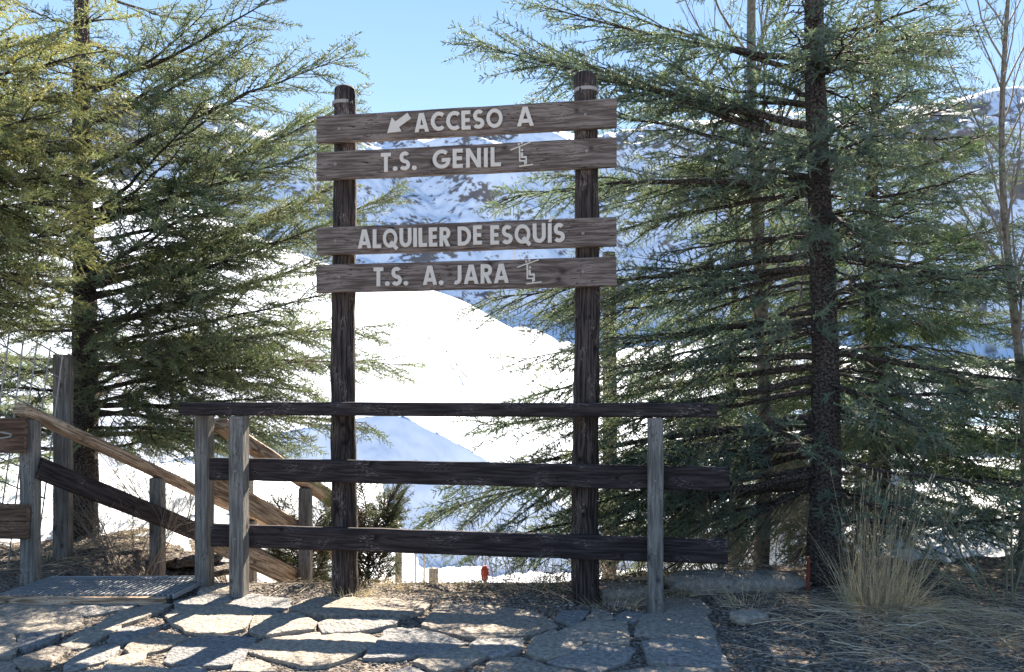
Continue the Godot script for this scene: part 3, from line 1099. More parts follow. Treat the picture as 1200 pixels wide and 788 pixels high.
# ---------------------------------------------------------------- paving
func flagstone(flat: Array, parent: Node3D, i: int) -> void:
	var poly := []
	var c := Vector2.ZERO
	for k in range(0, flat.size(), 2):
		poly.append(Vector2(flat[k], -flat[k + 1]))
	for q in poly:
		c += q / poly.size()
	for k in poly.size():
		poly[k] += (poly[k] - c).normalized() * 0.018
	# finer, wobbly outline
	var ring := []
	for k in poly.size():
		var a: Vector2 = poly[k]
		var e: Vector2 = poly[(k + 1) % poly.size()]
		var prev: Vector2 = poly[(k + poly.size() - 1) % poly.size()]
		ring.append(a.lerp(prev, 0.035).lerp(a.lerp(e, 0.035), 0.5))
		var n := maxi(2, int(a.distance_to(e) / 0.045))
		for j in range(1, n):
			var q := a.lerp(e, lerpf(0.06, 0.94, float(j) / n))
			var o := (e - a).normalized().orthogonal()
			ring.append(q + o * 0.016 * noise.get_noise_2d(q.x * 16.0, q.y * 16.0))
	var area := 0.0
	for k in ring.size():
		area += ring[k].cross(ring[(k + 1) % ring.size()])
	if area < 0.0:
		ring.reverse()      # in x-z, so that the fan below faces up
	var b := MB.new()
	var top := rnd(-0.004, 0.010)
	var tilt := Vector2(rnd(-0.012, 0.012), rnd(-0.012, 0.012))
	var levels := [[1.0, -0.06], [1.0, -0.004], [1.0, -0.004], [0.955, 0.0], [0.75, 0.0], [0.5, 0.0], [0.25, 0.0]]
	var n := ring.size()
	for lv in levels:
		for q in ring:
			var p: Vector2 = c + (q - c) * lv[0]
			if lv[0] < 1.0 and lv[0] > 0.9:
				p = q + (c - q).normalized() * 0.010
			var y: float = top + lv[1]
			if lv[1] > -0.05:
				y += (p - c).dot(tilt) + 0.009 * noise.get_noise_2d(p.x * 5.0 + i * 7.0, p.y * 5.0) + 0.004 * noise.get_noise_2d(p.x * 19.0, p.y * 19.0)
			b.vert(Vector3(p.x, y, p.y))
	var mid := b.vert(Vector3(c.x, top + 0.009 * noise.get_noise_2d(c.x * 5.0 + i * 7.0, c.y * 5.0), c.y))
	for l in levels.size() - 1:
		if l == 1:
			continue
		for k in n:
			var k2 := (k + 1) % n
			b.quad(l * n + k, l * n + k2, (l + 1) * n + k2, (l + 1) * n + k)
	var last := (levels.size() - 1) * n
	for k in n:
		b.tri(last + k, last + (k + 1) % n, mid)
	part("flagstone", b.mesh(), M.stones[i % 5], parent)


func build_paving() -> void:
	var pv := Node3D.new()
	pv.name = "paving"
	add_child(pv)
	pv.set_meta("kind", "structure")
	pv.set_meta("label", "crazy paving of irregular grey flagstones in front of the fence")
	var i := 0
	for s in [
		[-3.50,5.08, -3.07,4.45, -2.76,4.45, -2.51,4.45, -2.48,4.62, -2.61,4.84, -2.82,5.05],
		[-2.76,5.00, -2.54,4.79, -2.40,4.91, -2.34,5.02, -2.58,5.07],
		[-2.98,4.40, -2.71,4.00, -2.51,4.06, -2.72,4.38],
		[-2.68,4.38, -2.48,4.43, -2.47,4.30, -2.50,4.16, -2.57,4.18],
		[-2.45,3.97, -2.41,4.20, -2.28,4.13, -2.27,3.88, -2.36,3.87],
		[-2.38,4.25, -2.40,4.51, -2.22,4.55, -2.24,4.21, -2.32,4.20],
		[-2.18,3.94, -2.22,4.13, -2.07,4.23, -2.02,4.05, -2.09,3.88, -2.14,3.86],
		[-1.97,3.91, -2.00,4.02, -1.87,4.11, -1.84,3.97, -1.89,3.87],
		[-2.20,4.42, -2.18,4.54, -1.99,4.55, -2.02,4.32, -2.14,4.29],
		[-1.99,4.16, -2.01,4.30, -1.94,4.45, -1.76,4.34, -1.79,4.21, -1.86,4.12, -1.94,4.10],
		[-2.36,4.54, -2.36,4.84, -2.26,5.00, -2.12,5.00, -2.19,4.68, -2.24,4.58],
		[-2.12,5.08, -2.04,5.22, -1.85,5.21, -1.79,5.10, -1.91,4.95, -2.05,4.93],
		[-2.05,4.77, -2.04,4.92, -1.73,5.00, -1.55,4.79, -1.51,4.51, -1.64,4.41, -1.77,4.45, -1.94,4.62],
		[-1.72,4.00, -1.76,4.23, -1.74,4.37, -1.56,4.38, -1.39,4.34, -1.34,3.97, -1.42,3.92, -1.62,3.94],
		[-2.69,3.97, -2.47,3.97, -2.35,3.79, -2.55,3.76],
		[-2.06,3.83, -1.94,3.85, -1.82,3.90, -1.67,3.87, -1.61,3.71, -1.97,3.71],
		[-1.64,3.84, -1.55,3.89, -1.46,3.82, -1.43,3.65, -1.55,3.65],
		[-2.10,5.43, -2.06,5.55, -1.88,5.46, -1.83,5.26, -2.05,5.26],
		[-1.79,5.18, -1.71,5.29, -1.44,5.18, -1.39,5.00, -1.44,4.84, -1.66,4.89, -1.74,5.00],
		[-1.35,4.91, -1.29,5.13, -1.11,5.18, -0.76,5.13, -0.51,5.03, -0.56,4.84, -0.66,4.77, -0.81,4.79, -1.01,4.77, -1.17,4.78],
		[-1.44,4.45, -1.53,4.78, -1.28,4.81, -1.13,4.60, -1.12,4.50, -1.34,4.40],
		[-1.10,4.60, -1.01,4.71, -0.66,4.66, -0.68,4.56, -0.85,4.47, -1.03,4.42],
		[-1.40,4.16, -1.32,4.33, -1.08,4.44, -0.85,4.45, -0.72,4.32, -0.80,4.08, -0.90,3.94, -1.02,3.92, -1.29,4.10],
		[-0.74,4.03, -0.69,4.51, -0.63,4.54, -0.41,4.42, -0.24,4.25, -0.41,4.10, -0.58,4.03],
		[-0.50,4.56, -0.46,4.98, -0.13,4.98, 0.13,4.84, 0.25,4.55, 0.12,4.42, -0.16,4.33, -0.38,4.46],
		[-0.48,3.98, -0.36,4.19, -0.23,4.21, -0.12,4.09, -0.23,3.94, -0.36,3.85],
		[-0.21,4.22, -0.18,4.30, 0.05,4.31, 0.04,4.15, -0.09,4.04, -0.15,4.10],
		[-1.35,3.92, -1.27,3.99, -1.15,3.86, -1.12,3.71, -1.30,3.71],
		[-0.57,3.82, -0.49,3.87, -0.43,3.82, -0.42,3.65, -0.56,3.65],
		[-0.13,3.82, -0.10,4.00, 0.05,4.04, 0.17,3.91, 0.32,3.81, 0.31,3.60, -0.12,3.60],
		[0.08,4.10, 0.13,4.34, 0.23,4.47, 0.36,4.25, 0.29,4.11, 0.18,4.01],
		[0.18,3.97, 0.43,4.28, 0.64,4.18, 0.58,4.03, 0.41,3.83, 0.29,3.91],
		[0.27,4.45, 0.40,4.61, 0.66,4.67, 0.61,4.24, 0.46,4.29, 0.34,4.33],
		[0.26,4.70, 0.31,4.85, 0.47,4.88, 0.36,4.57, 0.30,4.66],
		[0.42,4.65, 0.50,4.91, 0.59,4.81, 0.58,4.69],
		[0.68,4.42, 0.78,4.80, 0.90,4.85, 1.16,4.80, 1.10,4.35, 0.92,4.37],
		[0.69,4.23, 0.77,4.31, 1.08,4.29, 1.04,3.86, 0.87,3.92, 0.69,3.94],
		[0.51,3.81, 0.66,3.88, 0.95,3.85, 0.93,3.68, 0.48,3.64],
		[0.60,4.71, 0.69,4.88, 0.79,4.85, 0.73,4.69, 0.67,4.69],
		[0.59,5.18, 0.68,5.34, 0.90,5.29, 0.86,5.07, 0.64,5.03],
		[0.97,5.08, 1.00,5.17, 1.20,5.14, 1.20,4.88, 1.15,4.82, 0.93,4.87],
	]:
		flagstone(s, pv, i)
		i += 1
	# the same paving goes on towards the viewer
	for r in 5:
		for k in 9:
			var x := -3.6 + 0.56 * k + rnd(-0.08, 0.08) + 0.2 * (r % 2)
			var d := 3.52 - 0.46 * r + rnd(-0.04, 0.04)
			var f := []
			for a in 7:
				var an := TAU * a / 7.0 + rnd(-0.2, 0.2)
				f.append(x + cos(an) * rnd(0.20, 0.27))
				f.append(d + sin(an) * rnd(0.15, 0.205))
			flagstone(f, pv, i)
			i += 1
	# the paved square behind the viewer
	var sq := part("paved_square", beam_between(Vector3(-9, -0.02, 4.0), Vector3(9, -0.02, 4.0), 0.03, 9.2).mesh(), M.stones[1], self, "structure")
	sq.set_meta("label", "paved square on the near side")
	# grit in the joints
	var peb := MB.new()
	for y in 4:
		for k in 6:
			var th := PI * (y) / 3.0
			var ph := TAU * k / 6.0
			peb.vert(Vector3(sin(th) * cos(ph), cos(th) * 0.6, sin(th) * sin(ph)) * (1.0 + 0.25 * sin(k * 2.3 + y)))
	for y in 3:
		for k in 6:
			peb.quad(y * 6 + k, y * 6 + (k + 1) % 6, (y + 1) * 6 + (k + 1) % 6, (y + 1) * 6 + k)
	var mesh := peb.mesh()
	var where := []
	var tints := []
	for k in 15000:
		var x := rnd(-3.8, 3.2)
		var d := rnd(3.2, 5.75) if k % 3 else rnd(3.6, 5.3)
		var s := rnd(0.003, 0.009) * (1.0 if rng.randf() > 0.04 else 1.9)
		var y := ground_y(x, d) + s * 0.2
		if x < -2.15 and d > 5.0:
			continue
		where.append(Transform3D(Basis(Vector3.UP, rng.randf() * TAU).rotated(Vector3.RIGHT, rnd(-0.5, 0.5)).scaled(Vector3(s, s * 0.8, s * rnd(0.7, 1.3))), Vector3(x, y, -d)))
		var t := rnd(0.08, 0.42)
		tints.append(Color(t * 1.06, t, t * 0.93))
	var gr := many("gravel", mesh, M.gravel, where, tints, self)
	gr.set_meta("label", "small grey gravel and grit between the flagstones and on the bare ground")


# ---------------------------------------------------------------- grass, straw, rocks
func blade(b: MB, p: Vector3, dir: Vector3, l: float, w: float, bend: float, n := 4) -> void:
	var d := dir
	var q := p
	var s := dir.cross(Vector3(rnd(-1, 1), 0.2, rnd(-1, 1))).normalized()
	var f := b.v.size()
	var curl := Vector3(rnd(-1, 1), -1.0, rnd(-1, 1)) * bend
	for i in n + 1:
		var ww := w * (1.0 - 0.8 * float(i) / n)
		b.vert(q - s * ww)
		b.vert(q + s * ww)
		if i > 0:
			b.quad(f + i * 2 - 2, f + i * 2 - 1, f + i * 2 + 1, f + i * 2)
		q += d * l / n
		d = (d + curl / n).normalized()


func build_grass() -> void:
	var at0 := Vector3(2.22, 0.0, -4.85)
	at0.y = ground_y(at0.x, 4.85)
	var g := thing("grass_clump", "tall dry tan grass clump on the right beside the cedar trunk", "grass clump", at0)
	var b := MB.new()
	for i in 430:
		var a := rng.randf() * TAU
		var rr := sqrt(rng.randf()) * 0.17
		var p := Vector3(cos(a) * rr * 1.15, -0.02, sin(a) * rr)
		var out := Vector3(cos(a), 0, sin(a)) * rr * rnd(0.2, 4.2)
		blade(b, p, (Vector3(rnd(-0.2, 0.34), 1, rnd(-0.2, 0.2)) + out).normalized(), rnd(0.10, 0.48) if i % 3 else rnd(0.36, 0.76), rnd(0.0010, 0.0021), rnd(0.05, 0.75), 6)
	for i in 330:
		var a := rng.randf() * TAU * (0.5 if i % 2 == 0 else 1.0)
		var p := Vector3(cos(a) * 0.17 + 0.05, 0.02, sin(a) * 0.15)
		blade(b, p, Vector3(cos(a), rnd(0.2, 1.0), sin(a)).normalized(), rnd(0.15, 0.34), 0.0016, rnd(0.8, 1.8), 6)
	part("blades", b.mesh(), M.straw, g, "stuff")
	var c := MB.new()
	for i in 70:
		var a := rng.randf() * TAU
		var rr := rng.randf() * 0.15
		var p := Vector3(cos(a) * rr, 0, sin(a) * rr)
		var d := (Vector3(rnd(-0.18, 0.42), 1, rnd(-0.2, 0.2)) + Vector3(cos(a), 0, sin(a)) * rr * 1.5).normalized()
		var l := rnd(0.45, 0.86)
		var pts := [p]
		for k in 5:
			pts.append(pts[-1] + d * l / 5)
			d = (d + Vector3(rnd(-0.03, 0.08), -0.03, 0)).normalized()
		tube(c, pts, [0.0019, 0.0017, 0.0015, 0.0013, 0.0012, 0.001], 4, false)
		tube(c, [pts[5], pts[5] + d * 0.02, pts[5] + d * 0.05], [0.001, 0.0042, 0.0008], 5, false)
	part("stalks", c.mesh(), M.straw, g, "stuff")
	# small dry tufts along the edge of the paving
	var kk := 0
	for q in [[0.62, 5.02, 0.16, "orange dry grass tuft at the foot of the right sign post"], [-1.05, 5.22, 0.15, "sparse dry grass tuft at the foot of the left sign post"], [-0.75, 5.5, 0.13, "low dry tuft to the right of the left sign post"], [0.1, 5.45, 0.17, "dry grass tuft in the middle behind the lower rail"], [0.3, 5.55, 0.20, "rusty dry tuft beside the red marker"], [-0.35, 5.55, 0.12, "short dry tuft left of the red marker"], [1.05, 5.2, 0.14, "dry tuft left of the flat pale rock slab"], [1.45, 4.95, 0.22, "thin dry stalks in front of the flat pale rock slab"], [-3.7, 6.3, 0.22, "orange dry grass on the bank beside the wire fence post"], [-3.45, 7.4, 0.22, "orange dry grass on the bank near the black left trunk"]]:
		var tf := thing("grass_tuft", q[3], "grass tuft", Vector3(q[0], ground_y(q[0], q[1]), -q[1]), 0.0, "small dry tufts along the paving edge")
		var tb := MB.new()
		for i in 70:
			var a := rng.randf() * TAU
			var rr := sqrt(rng.randf()) * 0.10
			blade(tb, Vector3(cos(a) * rr * 1.6, -0.01, sin(a) * rr), Vector3(cos(a) * rnd(0.1, 1.4), 1, sin(a) * rnd(0.1, 1.4)).normalized(), q[2] * rnd(0.4, 1.25), 0.0017, rnd(0.2, 1.2), 4)
		part("blades", tb.mesh(), M.straw, tf, "stuff")
		kk += 1
	# straw and needles lying about
	var variants := []
	for k in 3:
		var q := MB.new()
		blade(q, Vector3(-0.5, 0, 0), Vector3(1, 0.15, 0).normalized(), 1.0, 0.010, [0.25, 0.45, 0.15][k], 4)
		variants.append(q.mesh())
	for k in 3:
		var where := []
		var tints := []
		for i in 2100:
			var x := rnd(1.15, 4.6)
			var d := rnd(3.2, 6.3)
			if i % 3 == 0:
				x = 2.4 + rng.randfn() * 0.55
				d = 4.45 + rng.randfn() * 0.35
			if i % 9 == 2:
				x = rnd(-4.4, -3.2)
				d = rnd(5.8, 8.2)
			elif i % 6 == 1:
				x = rnd(-1.6, 1.8)
				d = rnd(5.15, 5.9)
			if rng.randf() > smoothstep(0.9, 2.3, x) + (0.9 if x < -3.1 or d > 5.3 else 0.22):
				continue
			var l := rnd(0.05, 0.26)
			var y := ground_y(x, d) + rnd(0.004, 0.022) + (0.06 * exp(-pow(Vector2(x - 2.45, d - 4.5).length() / 0.4, 2.0)) * rng.randf())
			where.append(Transform3D(Basis(Vector3.UP, rng.randf() * TAU).rotated(Vector3(cos(i), 0, sin(i)), rnd(-0.22, 0.22)).scaled(Vector3.ONE * l), Vector3(x, y, -d)))
			var t := rnd(0.45, 1.1)
			tints.append(Color(t, t * rnd(0.93, 1.0), t * rnd(0.8, 1.0)))
		var o := many("straw", variants[k], M.litter, where, tints, self)
		o.set_meta("label", "dry straw, needles and grass blades littered on the ground at the right")


func rock(called: String, label: String, where: Vector3, size: Vector3, turn: float, mat: Material, group := "", sd := 0.0) -> void:
	var b := MB.new()
	var nu := 26
	var nv := 14
	for j in nv + 1:
		for i in nu:
			var th := PI * j / nv
			var ph := TAU * i / nu
			var p := Vector3(sin(th) * cos(ph), cos(th), sin(th) * sin(ph))
			p = Vector3(signf(p.x) * pow(absf(p.x), 0.7), signf(p.y) * pow(absf(p.y), 0.55), signf(p.z) * pow(absf(p.z), 0.7))
			var e := 1.0 + 0.22 * noise.get_noise_3d(p.x * 2.2 + sd, p.y * 1.2, p.z * 2.2) + 0.07 * noise.get_noise_3d(p.x * 7.0 + sd, p.y * 7.0, p.z * 7.0)
			b.vert(p * e * size * 0.5)
	for j in nv:
		for i in nu:
			var k := (i + 1) % nu
			b.quad(j * nu + i, j * nu + k, (j + 1) * nu + k, (j + 1) * nu + i)
	var o := part(called, b.mesh(), mat, self)
	o.position = where
	o.rotation.y = turn
	tag(o, label, "rock", group)


# ---------------------------------------------------------------- scene
func _ready() -> void:
	rng.seed = 20240311
	noise.seed = 5
	noise.frequency = 1.0
	noise.fractal_octaves = 3
	var cam := Camera3D.new()
	cam.name = "camera"
	cam.projection = Camera3D.PROJECTION_FRUSTUM
	cam.near = 0.05
	cam.far = 9000.0
	cam.size = 0.05 * 788.0 / FOCAL
	cam.frustum_offset = Vector2(0.0, (HORIZON - 394.0) / FOCAL * 0.05)
	cam.position = Vector3(0, EYE, 0)
	cam.current = true
	add_child(cam)
	var env := Environment.new()
	env.background_mode = Environment.BG_SKY
	var sky := Sky.new()
	var sm := ProceduralSkyMaterial.new()
	sm.sky_top_color = Color(0.041, 0.088, 0.185).linear_to_srgb()
	sm.sky_horizon_color = Color(0.235, 0.325, 0.425).linear_to_srgb()
	sm.sky_curve = 0.22
	sm.ground_bottom_color = Color(0.45, 0.48, 0.52)
	sm.ground_horizon_color = Color(0.50, 0.60, 0.70)
	sm.sky_energy_multiplier = 1.0
	sky.sky_material = sm
	env.sky = sky
	env.tonemap_mode = Environment.TONE_MAPPER_LINEAR
	env.tonemap_exposure = 5.3
	env.sdfgi_enabled = true
	env.ssao_enabled = true
	env.ssil_enabled = true
	var we := WorldEnvironment.new()
	we.name = "environment"
	we.environment = env
	add_child(we)
	var sun := DirectionalLight3D.new()
	sun.name = "sun"
	sun.light_energy = 1.6
	sun.light_color = Color(1.0, 0.955, 0.89)
	sun.light_angular_distance = 0.5
	sun.shadow_enabled = true
	sun.rotation = Vector3(deg_to_rad(-38.0), deg_to_rad(180.0 - 17.5), 0)
	add_child(sun)
	make_materials()

	# -- the setting
	var xs := axis(-7.0, 7.0, 0.13, 5000.0)
	var ds := axis(2.0, 14.0, 0.13, 5000.0)
	var o := part("ground", sheet(xs, ds, false).mesh(), M.dirt, self, "structure")
	o.set_meta("label", "bare brown ground")
	ds = axis(6.0, 18.0, 0.12, 5000.0).filter(func(d): return d > 5.8 or d < -8.5)
	o = part("snow_field", sheet(xs, ds, true).mesh(), M.snow, self, "structure")
	o.set_meta("label", "trodden snow lying on the slope behind the fence")
	var crest := [at(-350, 85, 1000), at(0, 112, 1000), at(215, 118, 990), at(300, 150, 1000), at(380, 138, 1010), at(480, 150, 1010), at(600, 146, 1000), at(700, 158, 1000), at(850, 140, 990), at(1000, 128, 980), at(1150, 112, 960), at(1350, 80, 940), at(1550, 60, 930)]
	var back := []
	var brow := []
	var foot := []
	var toe := []
	for i in crest.size():
		var p: Vector3 = crest[i]
		back.append(p + Vector3(0, -260, -500))
		brow.append(Vector3(p.x * 0.93, p.y - 38.0, p.z + 82.0))
		foot.append(Vector3(p.x * 0.78, 62.0, p.z + 272.0))
		toe.append(Vector3(p.x * 0.5, -16.0, p.z + 600.0))
	o = part("mountain", hillside([back, crest, brow, foot, toe], [8, 18, 190, 20], 800, 24.0, 0.006, 0.03, 3).mesh(), M.far_snow, self, "structure")
	o.set_meta("label", "snowy mountain with patches of bare rock on the far side of the valley")
	crest = [at(-500, 60, 380), at(-100, 150, 350), at(60, 190, 325), at(200, 228, 300), at(360, 302, 262), at(515, 343, 240), at(600, 385, 220), at(720, 440, 200), at(850, 498, 185), at(1000, 560, 175)]
	var mid := []
	back = []
	foot = []
	for i in crest.size():
		var p: Vector3 = crest[i]
		back.append(Vector3(p.x + 70.0, -20.0 - 0.05 * p.y, p.z - 70.0))
		foot.append(Vector3(p.x * 0.34, -13.5, -92.0 + 6.0 * sin(i)))
	o = part("ski_slope", hillside([back, crest, foot], [20, 60], 180, 1.2, 0.02, -1.0, 9).mesh(), M.far_snow, self, "structure")
	o.set_meta("label", "bright sunlit ski slope falling from left to right across the valley")
	var net := []
	for q in [[[4.75, 0.40], [5.35, 0.60]], [[5.35, 0.22], [5.70, 0.10]]]:
		var line := []
		for i in 9:
			var f := i / 8.0
			var u: float = lerpf(q[0][0], q[1][0], f)
			var e: int = int(u)
			var c0: Vector3 = crest[e]
			var f0: Vector3 = foot[e]
			line.append(c0.lerp(crest[e + 1], u - e).lerp(f0.lerp(foot[e + 1], u - e), lerpf(q[0][1], q[1][1], f)))
		net.append(line)
	crest = [at(60, 560, 78), at(220, 535, 75), at(320, 508, 72), at(400, 494, 70), at(452, 484, 70), at(500, 499, 69), at(565, 534, 68), at(640, 580, 68), at(720, 625, 68), at(840, 680, 70)]
	back = []
	foot = []
	for i in crest.size():
		var p: Vector3 = crest[i]
		back.append(Vector3(p.x * 1.1, -16.0, p.z - 26.0))
		foot.append(Vector3(p.x * 0.84, -15.5, p.z + maxf((p.y + 15.5) * 0.92, 1.5)))
	o = part("snow_bank", hillside([back, crest, foot], [16, 60], 160, 0.9, 0.12, -1.0, 15).mesh(), M.far_snow, self, "structure")
	o.set_meta("label", "steep shaded bank of snow in the valley")
	build_paving()

	# -- the built things
	build_sign()
	build_fence()
	build_grating()
	build_stairs()
	build_left_fence()
	build_wire()

	# -- trees
	M.sprays = [spray(0.22, 4, 36), spray(0.18, 3, 38), spray(0.25, 4, 34)]
	var L := func(px: float, py: float, d: float, h: float, sag: float) -> Array: return [h, at(px, py, d), sag]
	var b1 := Vector3(-3.90, 0.02, -7.3)
	conifer("cedar_tree", "dark cedar with a black trunk behind the left handrail", b1, 8.6, 0.125, M.cedar_left, [
		L.call(404.0, 68.0, 7.0, 3.35, 0.10), L.call(412.0, 120.0, 7.5, 2.95, 0.10), L.call(305.0, 44.0, 7.2, 3.75, 0.1), L.call(330.0, -10.0, 7.0, 4.1, 0.1),
		L.call(396.0, 168.0, 7.0, 2.85, 0.12), L.call(400.0, 214.0, 7.4, 2.45, 0.12), L.call(455.0, 228.0, 7.7, 2.35, 0.16), L.call(384.0, 262.0, 6.9, 2.2, 0.1), L.call(390.0, 300.0, 7.3, 1.95, 0.1),
		L.call(380.0, 345.0, 6.9, 1.75, 0.02), L.call(440.0, 382.0, 7.7, 1.75, 0.05), L.call(472.0, 428.0, 7.8, 1.55, 0.0), L.call(370.0, 422.0, 6.9, 1.35, -0.02), L.call(430.0, 496.0, 7.5, 1.25, -0.05), L.call(350.0, 470.0, 6.9, 1.1, -0.05), L.call(300.0, 395.0, 6.5, 1.5, 0.0), L.call(250.0, 330.0, 6.3, 1.9, 0.0),
		L.call(330.0, 520.0, 7.6, 0.95, -0.1), L.call(240.0, 120.0, 6.2, 2.9, 0.1), L.call(270.0, 215.0, 6.2, 2.4, 0.1)],
		[80, 2.4, 0.5, 0.14, Vector3(1, 0, 0), 0.70], 0.88, 0.7)
	var b2 := Vector3(-4.75, 0.0, -5.15)
	conifer("cedar_tree", "yellow-green cedar whose sunlit boughs reach in from the left edge", b2, 6.5, 0.10, M.cedar_near, [
		L.call(128.0, 58.0, 4.95, 3.0, 0.05), L.call(135.0, 96.0, 5.15, 2.9, 0.08), L.call(118.0, 20.0, 5.0, 3.3, 0.05), L.call(118.0, 200.0, 5.1, 2.55, 0.0), L.call(104.0, 236.0, 4.9, 2.4, 0.0),
		L.call(92.0, 268.0, 4.85, 2.2, 0.0), L.call(60.0, 322.0, 4.8, 2.1, -0.06), L.call(40.0, 300.0, 5.3, 2.1, -0.05), L.call(70.0, 130.0, 4.7, 2.8, 0.05), L.call(90.0, 165.0, 5.4, 2.7, 0.0)],
		[50, 1.7, 0.8, 0.12, Vector3(1, 0, 0), 0.25], 0.92, 1.9)
	var b3 := Vector3(2.09, -0.05, -5.45)
	conifer("cedar_tree", "broad cedar with a thick dark trunk to the right of the fence", b3, 8.2, 0.105, M.cedar_right, [
		L.call(556.0, 50.0, 6.1, 3.15, 0.0), L.call(628.0, 4.0, 6.2, 3.6, 0.05), L.call(664.0, 66.0, 6.3, 3.0, 0.0), L.call(690.0, 130.0, 6.0, 2.9, 0.0), L.call(582.0, 236.0, 6.2, 2.75, -0.05), L.call(640.0, 205.0, 6.6, 2.75, 0.0),
		L.call(565.0, 352.0, 6.3, 2.3, -0.05), L.call(640.0, 330.0, 5.9, 2.2, -0.05), L.call(606.0, 424.0, 6.2, 1.85, -0.05), L.call(680.0, 400.0, 5.8, 1.9, 0.0),
		L.call(562.0, 498.0, 6.2, 1.45, -0.05), L.call(610.0, 470.0, 6.6, 1.6, -0.05), L.call(538.0, 566.0, 6.3, 1.15, -0.06), L.call(500.0, 604.0, 6.6, 1.0, -0.06), L.call(545.0, 640.0, 6.3, 0.8, -0.05), L.call(620.0, 560.0, 6.0, 1.2, 0.0), L.call(680.0, 610.0, 6.0, 0.85, -0.05), L.call(720.0, 540.0, 5.9, 1.2, 0.0), L.call(740.0, 640.0, 6.2, 0.7, -0.04),
		L.call(760.0, 90.0, 6.3, 3.3, 0.0), L.call(790.0, 190.0, 6.6, 2.75, 0.0), L.call(770.0, 300.0, 5.9, 2.4, -0.1), L.call(800.0, 380.0, 5.7, 2.1, -0.1),
		L.call(1130.0, 210.0, 5.6, 2.3, -0.1), L.call(1180.0, 330.0, 5.4, 2.0, -0.1), L.call(1160.0, 420.0, 5.2, 1.6, -0.1), L.call(1120.0, 520.0, 5.3, 1.25, -0.1), L.call(1130.0, 120.0, 5.6, 2.9, -0.08), L.call(1060.0, 60.0, 5.2, 3.5, -0.02), L.call(1100.0, 262.0, 5.0, 2.5, -0.06), L.call(1050.0, 330.0, 4.9, 2.25, -0.08), L.call(1090.0, 470.0, 5.0, 1.5, -0.08), L.call(1040.0, 180.0, 4.9, 2.9, -0.05), L.call(1150.0, 30.0, 5.8, 3.6, -0.02), L.call(925.0, 36.0, 4.6, 3.45, 0.0), L.call(1005.0, 130.0, 4.5, 3.0, 0.0), L.call(890.0, 165.0, 4.65, 2.9, 0.0), L.call(985.0, 262.0, 4.5, 2.5, -0.05), L.call(1020.0, 20.0, 4.8, 3.5, 0.0), L.call(870.0, 70.0, 5.9, 3.3, 0.0), L.call(930.0, -30.0, 4.9, 3.8, 0.0)],
		[90, 2.0, 0.6, -0.02, Vector3(-1, 0, 0), 0.62, 0.75], 0.76, 0.5)
	conifer("cedar_tree", "mid green cedar standing behind the broad right cedar", Vector3(3.75, -0.15, -8.3), 6.2, 0.12, M.cedar_back, [], [110, 2.4, 1.0, -0.10], 0.92, 0.3)
	conifer("cedar_tree", "dense green cedar at the right edge behind the leafless sapling", Vector3(4.9, -0.1, -5.6), 5.0, 0.10, M.cedar_back, [], [66, 2.1, 0.9, -0.04], 0.95, 0.8)
	conifer("cedar_tree", "shaded cedar farther back between the two right trunks", Vector3(2.6, -0.3, -9.4), 4.6, 0.11, M.cedar_back, [], [54, 2.1, 0.9, -0.05], 0.8, 0.3)
	conifer("cedar_tree", "dark cedar farther back behind the black left trunk", Vector3(-7.2, -0.1, -9.6), 8.0, 0.12, M.cedar_left, [], [64, 2.4, 0.9, 0.05], 0.8, 0.4)
	bare_tree("tall leafless tree with pale tan trunk left of the broad cedar trunk", Vector3(2.07, -0.15, -6.8), 8.5, 0.072, 26, 0.28, Vector3(0.002, 0, 0))
	bare_tree("slender leafless sapling near the right edge of the picture", Vector3(3.42, -0.05, -5.45), 5.2, 0.038, 26, 0.38, Vector3(-0.01, 0, 0))
	bare_shrub("pale whippy shrub arching in front of the cedar at lower right", Vector3(3.05, -0.05, -4.95), 9, 2.0, M.whip, 0.40, 1, 6, Vector3(-0.45, 0, -0.1), "whip_shrub", "leafless shrubs below the cedars")
	var k := 0
	for q in [[0.35, 6.3, "low twiggy shrub behind the right post of the sign"], [1.0, 6.4, "grey twiggy shrub behind the right end of the fence"], [1.55, 6.0, "leafless shrub beside the pale tan trunk"], [-0.1, 6.5, "thin twiggy shrub beside the red marker"], [1.3, 6.9, "tangled leafless shrub below the cedar boughs"], [2.55, 6.3, "leafless shrub behind the broad cedar trunk"], [2.0, 6.2, "leafless shrub just left of the broad cedar trunk"], [1.8, 7.2, "grey shrub on the bank behind the pale tan trunk"], [-3.3, 7.9, "twiggy shrub on the bank behind the left handrail"], [-3.05, 6.5, "low tangle of dry twigs under the left handrail"]]:
		bare_shrub(q[2], Vector3(q[0], ground_y(q[0], q[1]) - 0.02, -q[1]), 16, 1.15 + 0.15 * (k % 3), M.bare_twig, 0.7, 2, 6)
		k += 1
	# small junipers
	for q in [[-1.12, 6.2, 0.72, "small dark juniper just right of the left sign post"], [-1.75, 6.8, 0.95, "small juniper behind the brown handrail"]]:
		conifer("juniper", q[3], Vector3(q[0], ground_y(q[0], q[1]), -q[1]), q[2], 0.02, M.juniper, [], [30, 0.17, 1.0, 1.6], 2.6, 0.12, "junipers beside the steps")

	# -- small things
	build_grass()
	rock("rock", "flat pale rock slab with dappled light right of the fence", Vector3(1.52, 0.02, -5.42), Vector3(0.95, 0.17, 0.34), -0.05, M.stones[0], "", 3.0)
	rock("rock", "small pale stone lying in the straw right of the paving", Vector3(1.36, 0.03, -4.62), Vector3(0.22, 0.07, 0.16), 0.4, M.stones[2], "", 8.0)
	rock("rock", "pale stone half buried between the right post of the sign and the fence", Vector3(0.73, 0.015, -5.27), Vector3(0.36, 0.09, 0.24), 0.1, M.stones[4], "", 12.0)
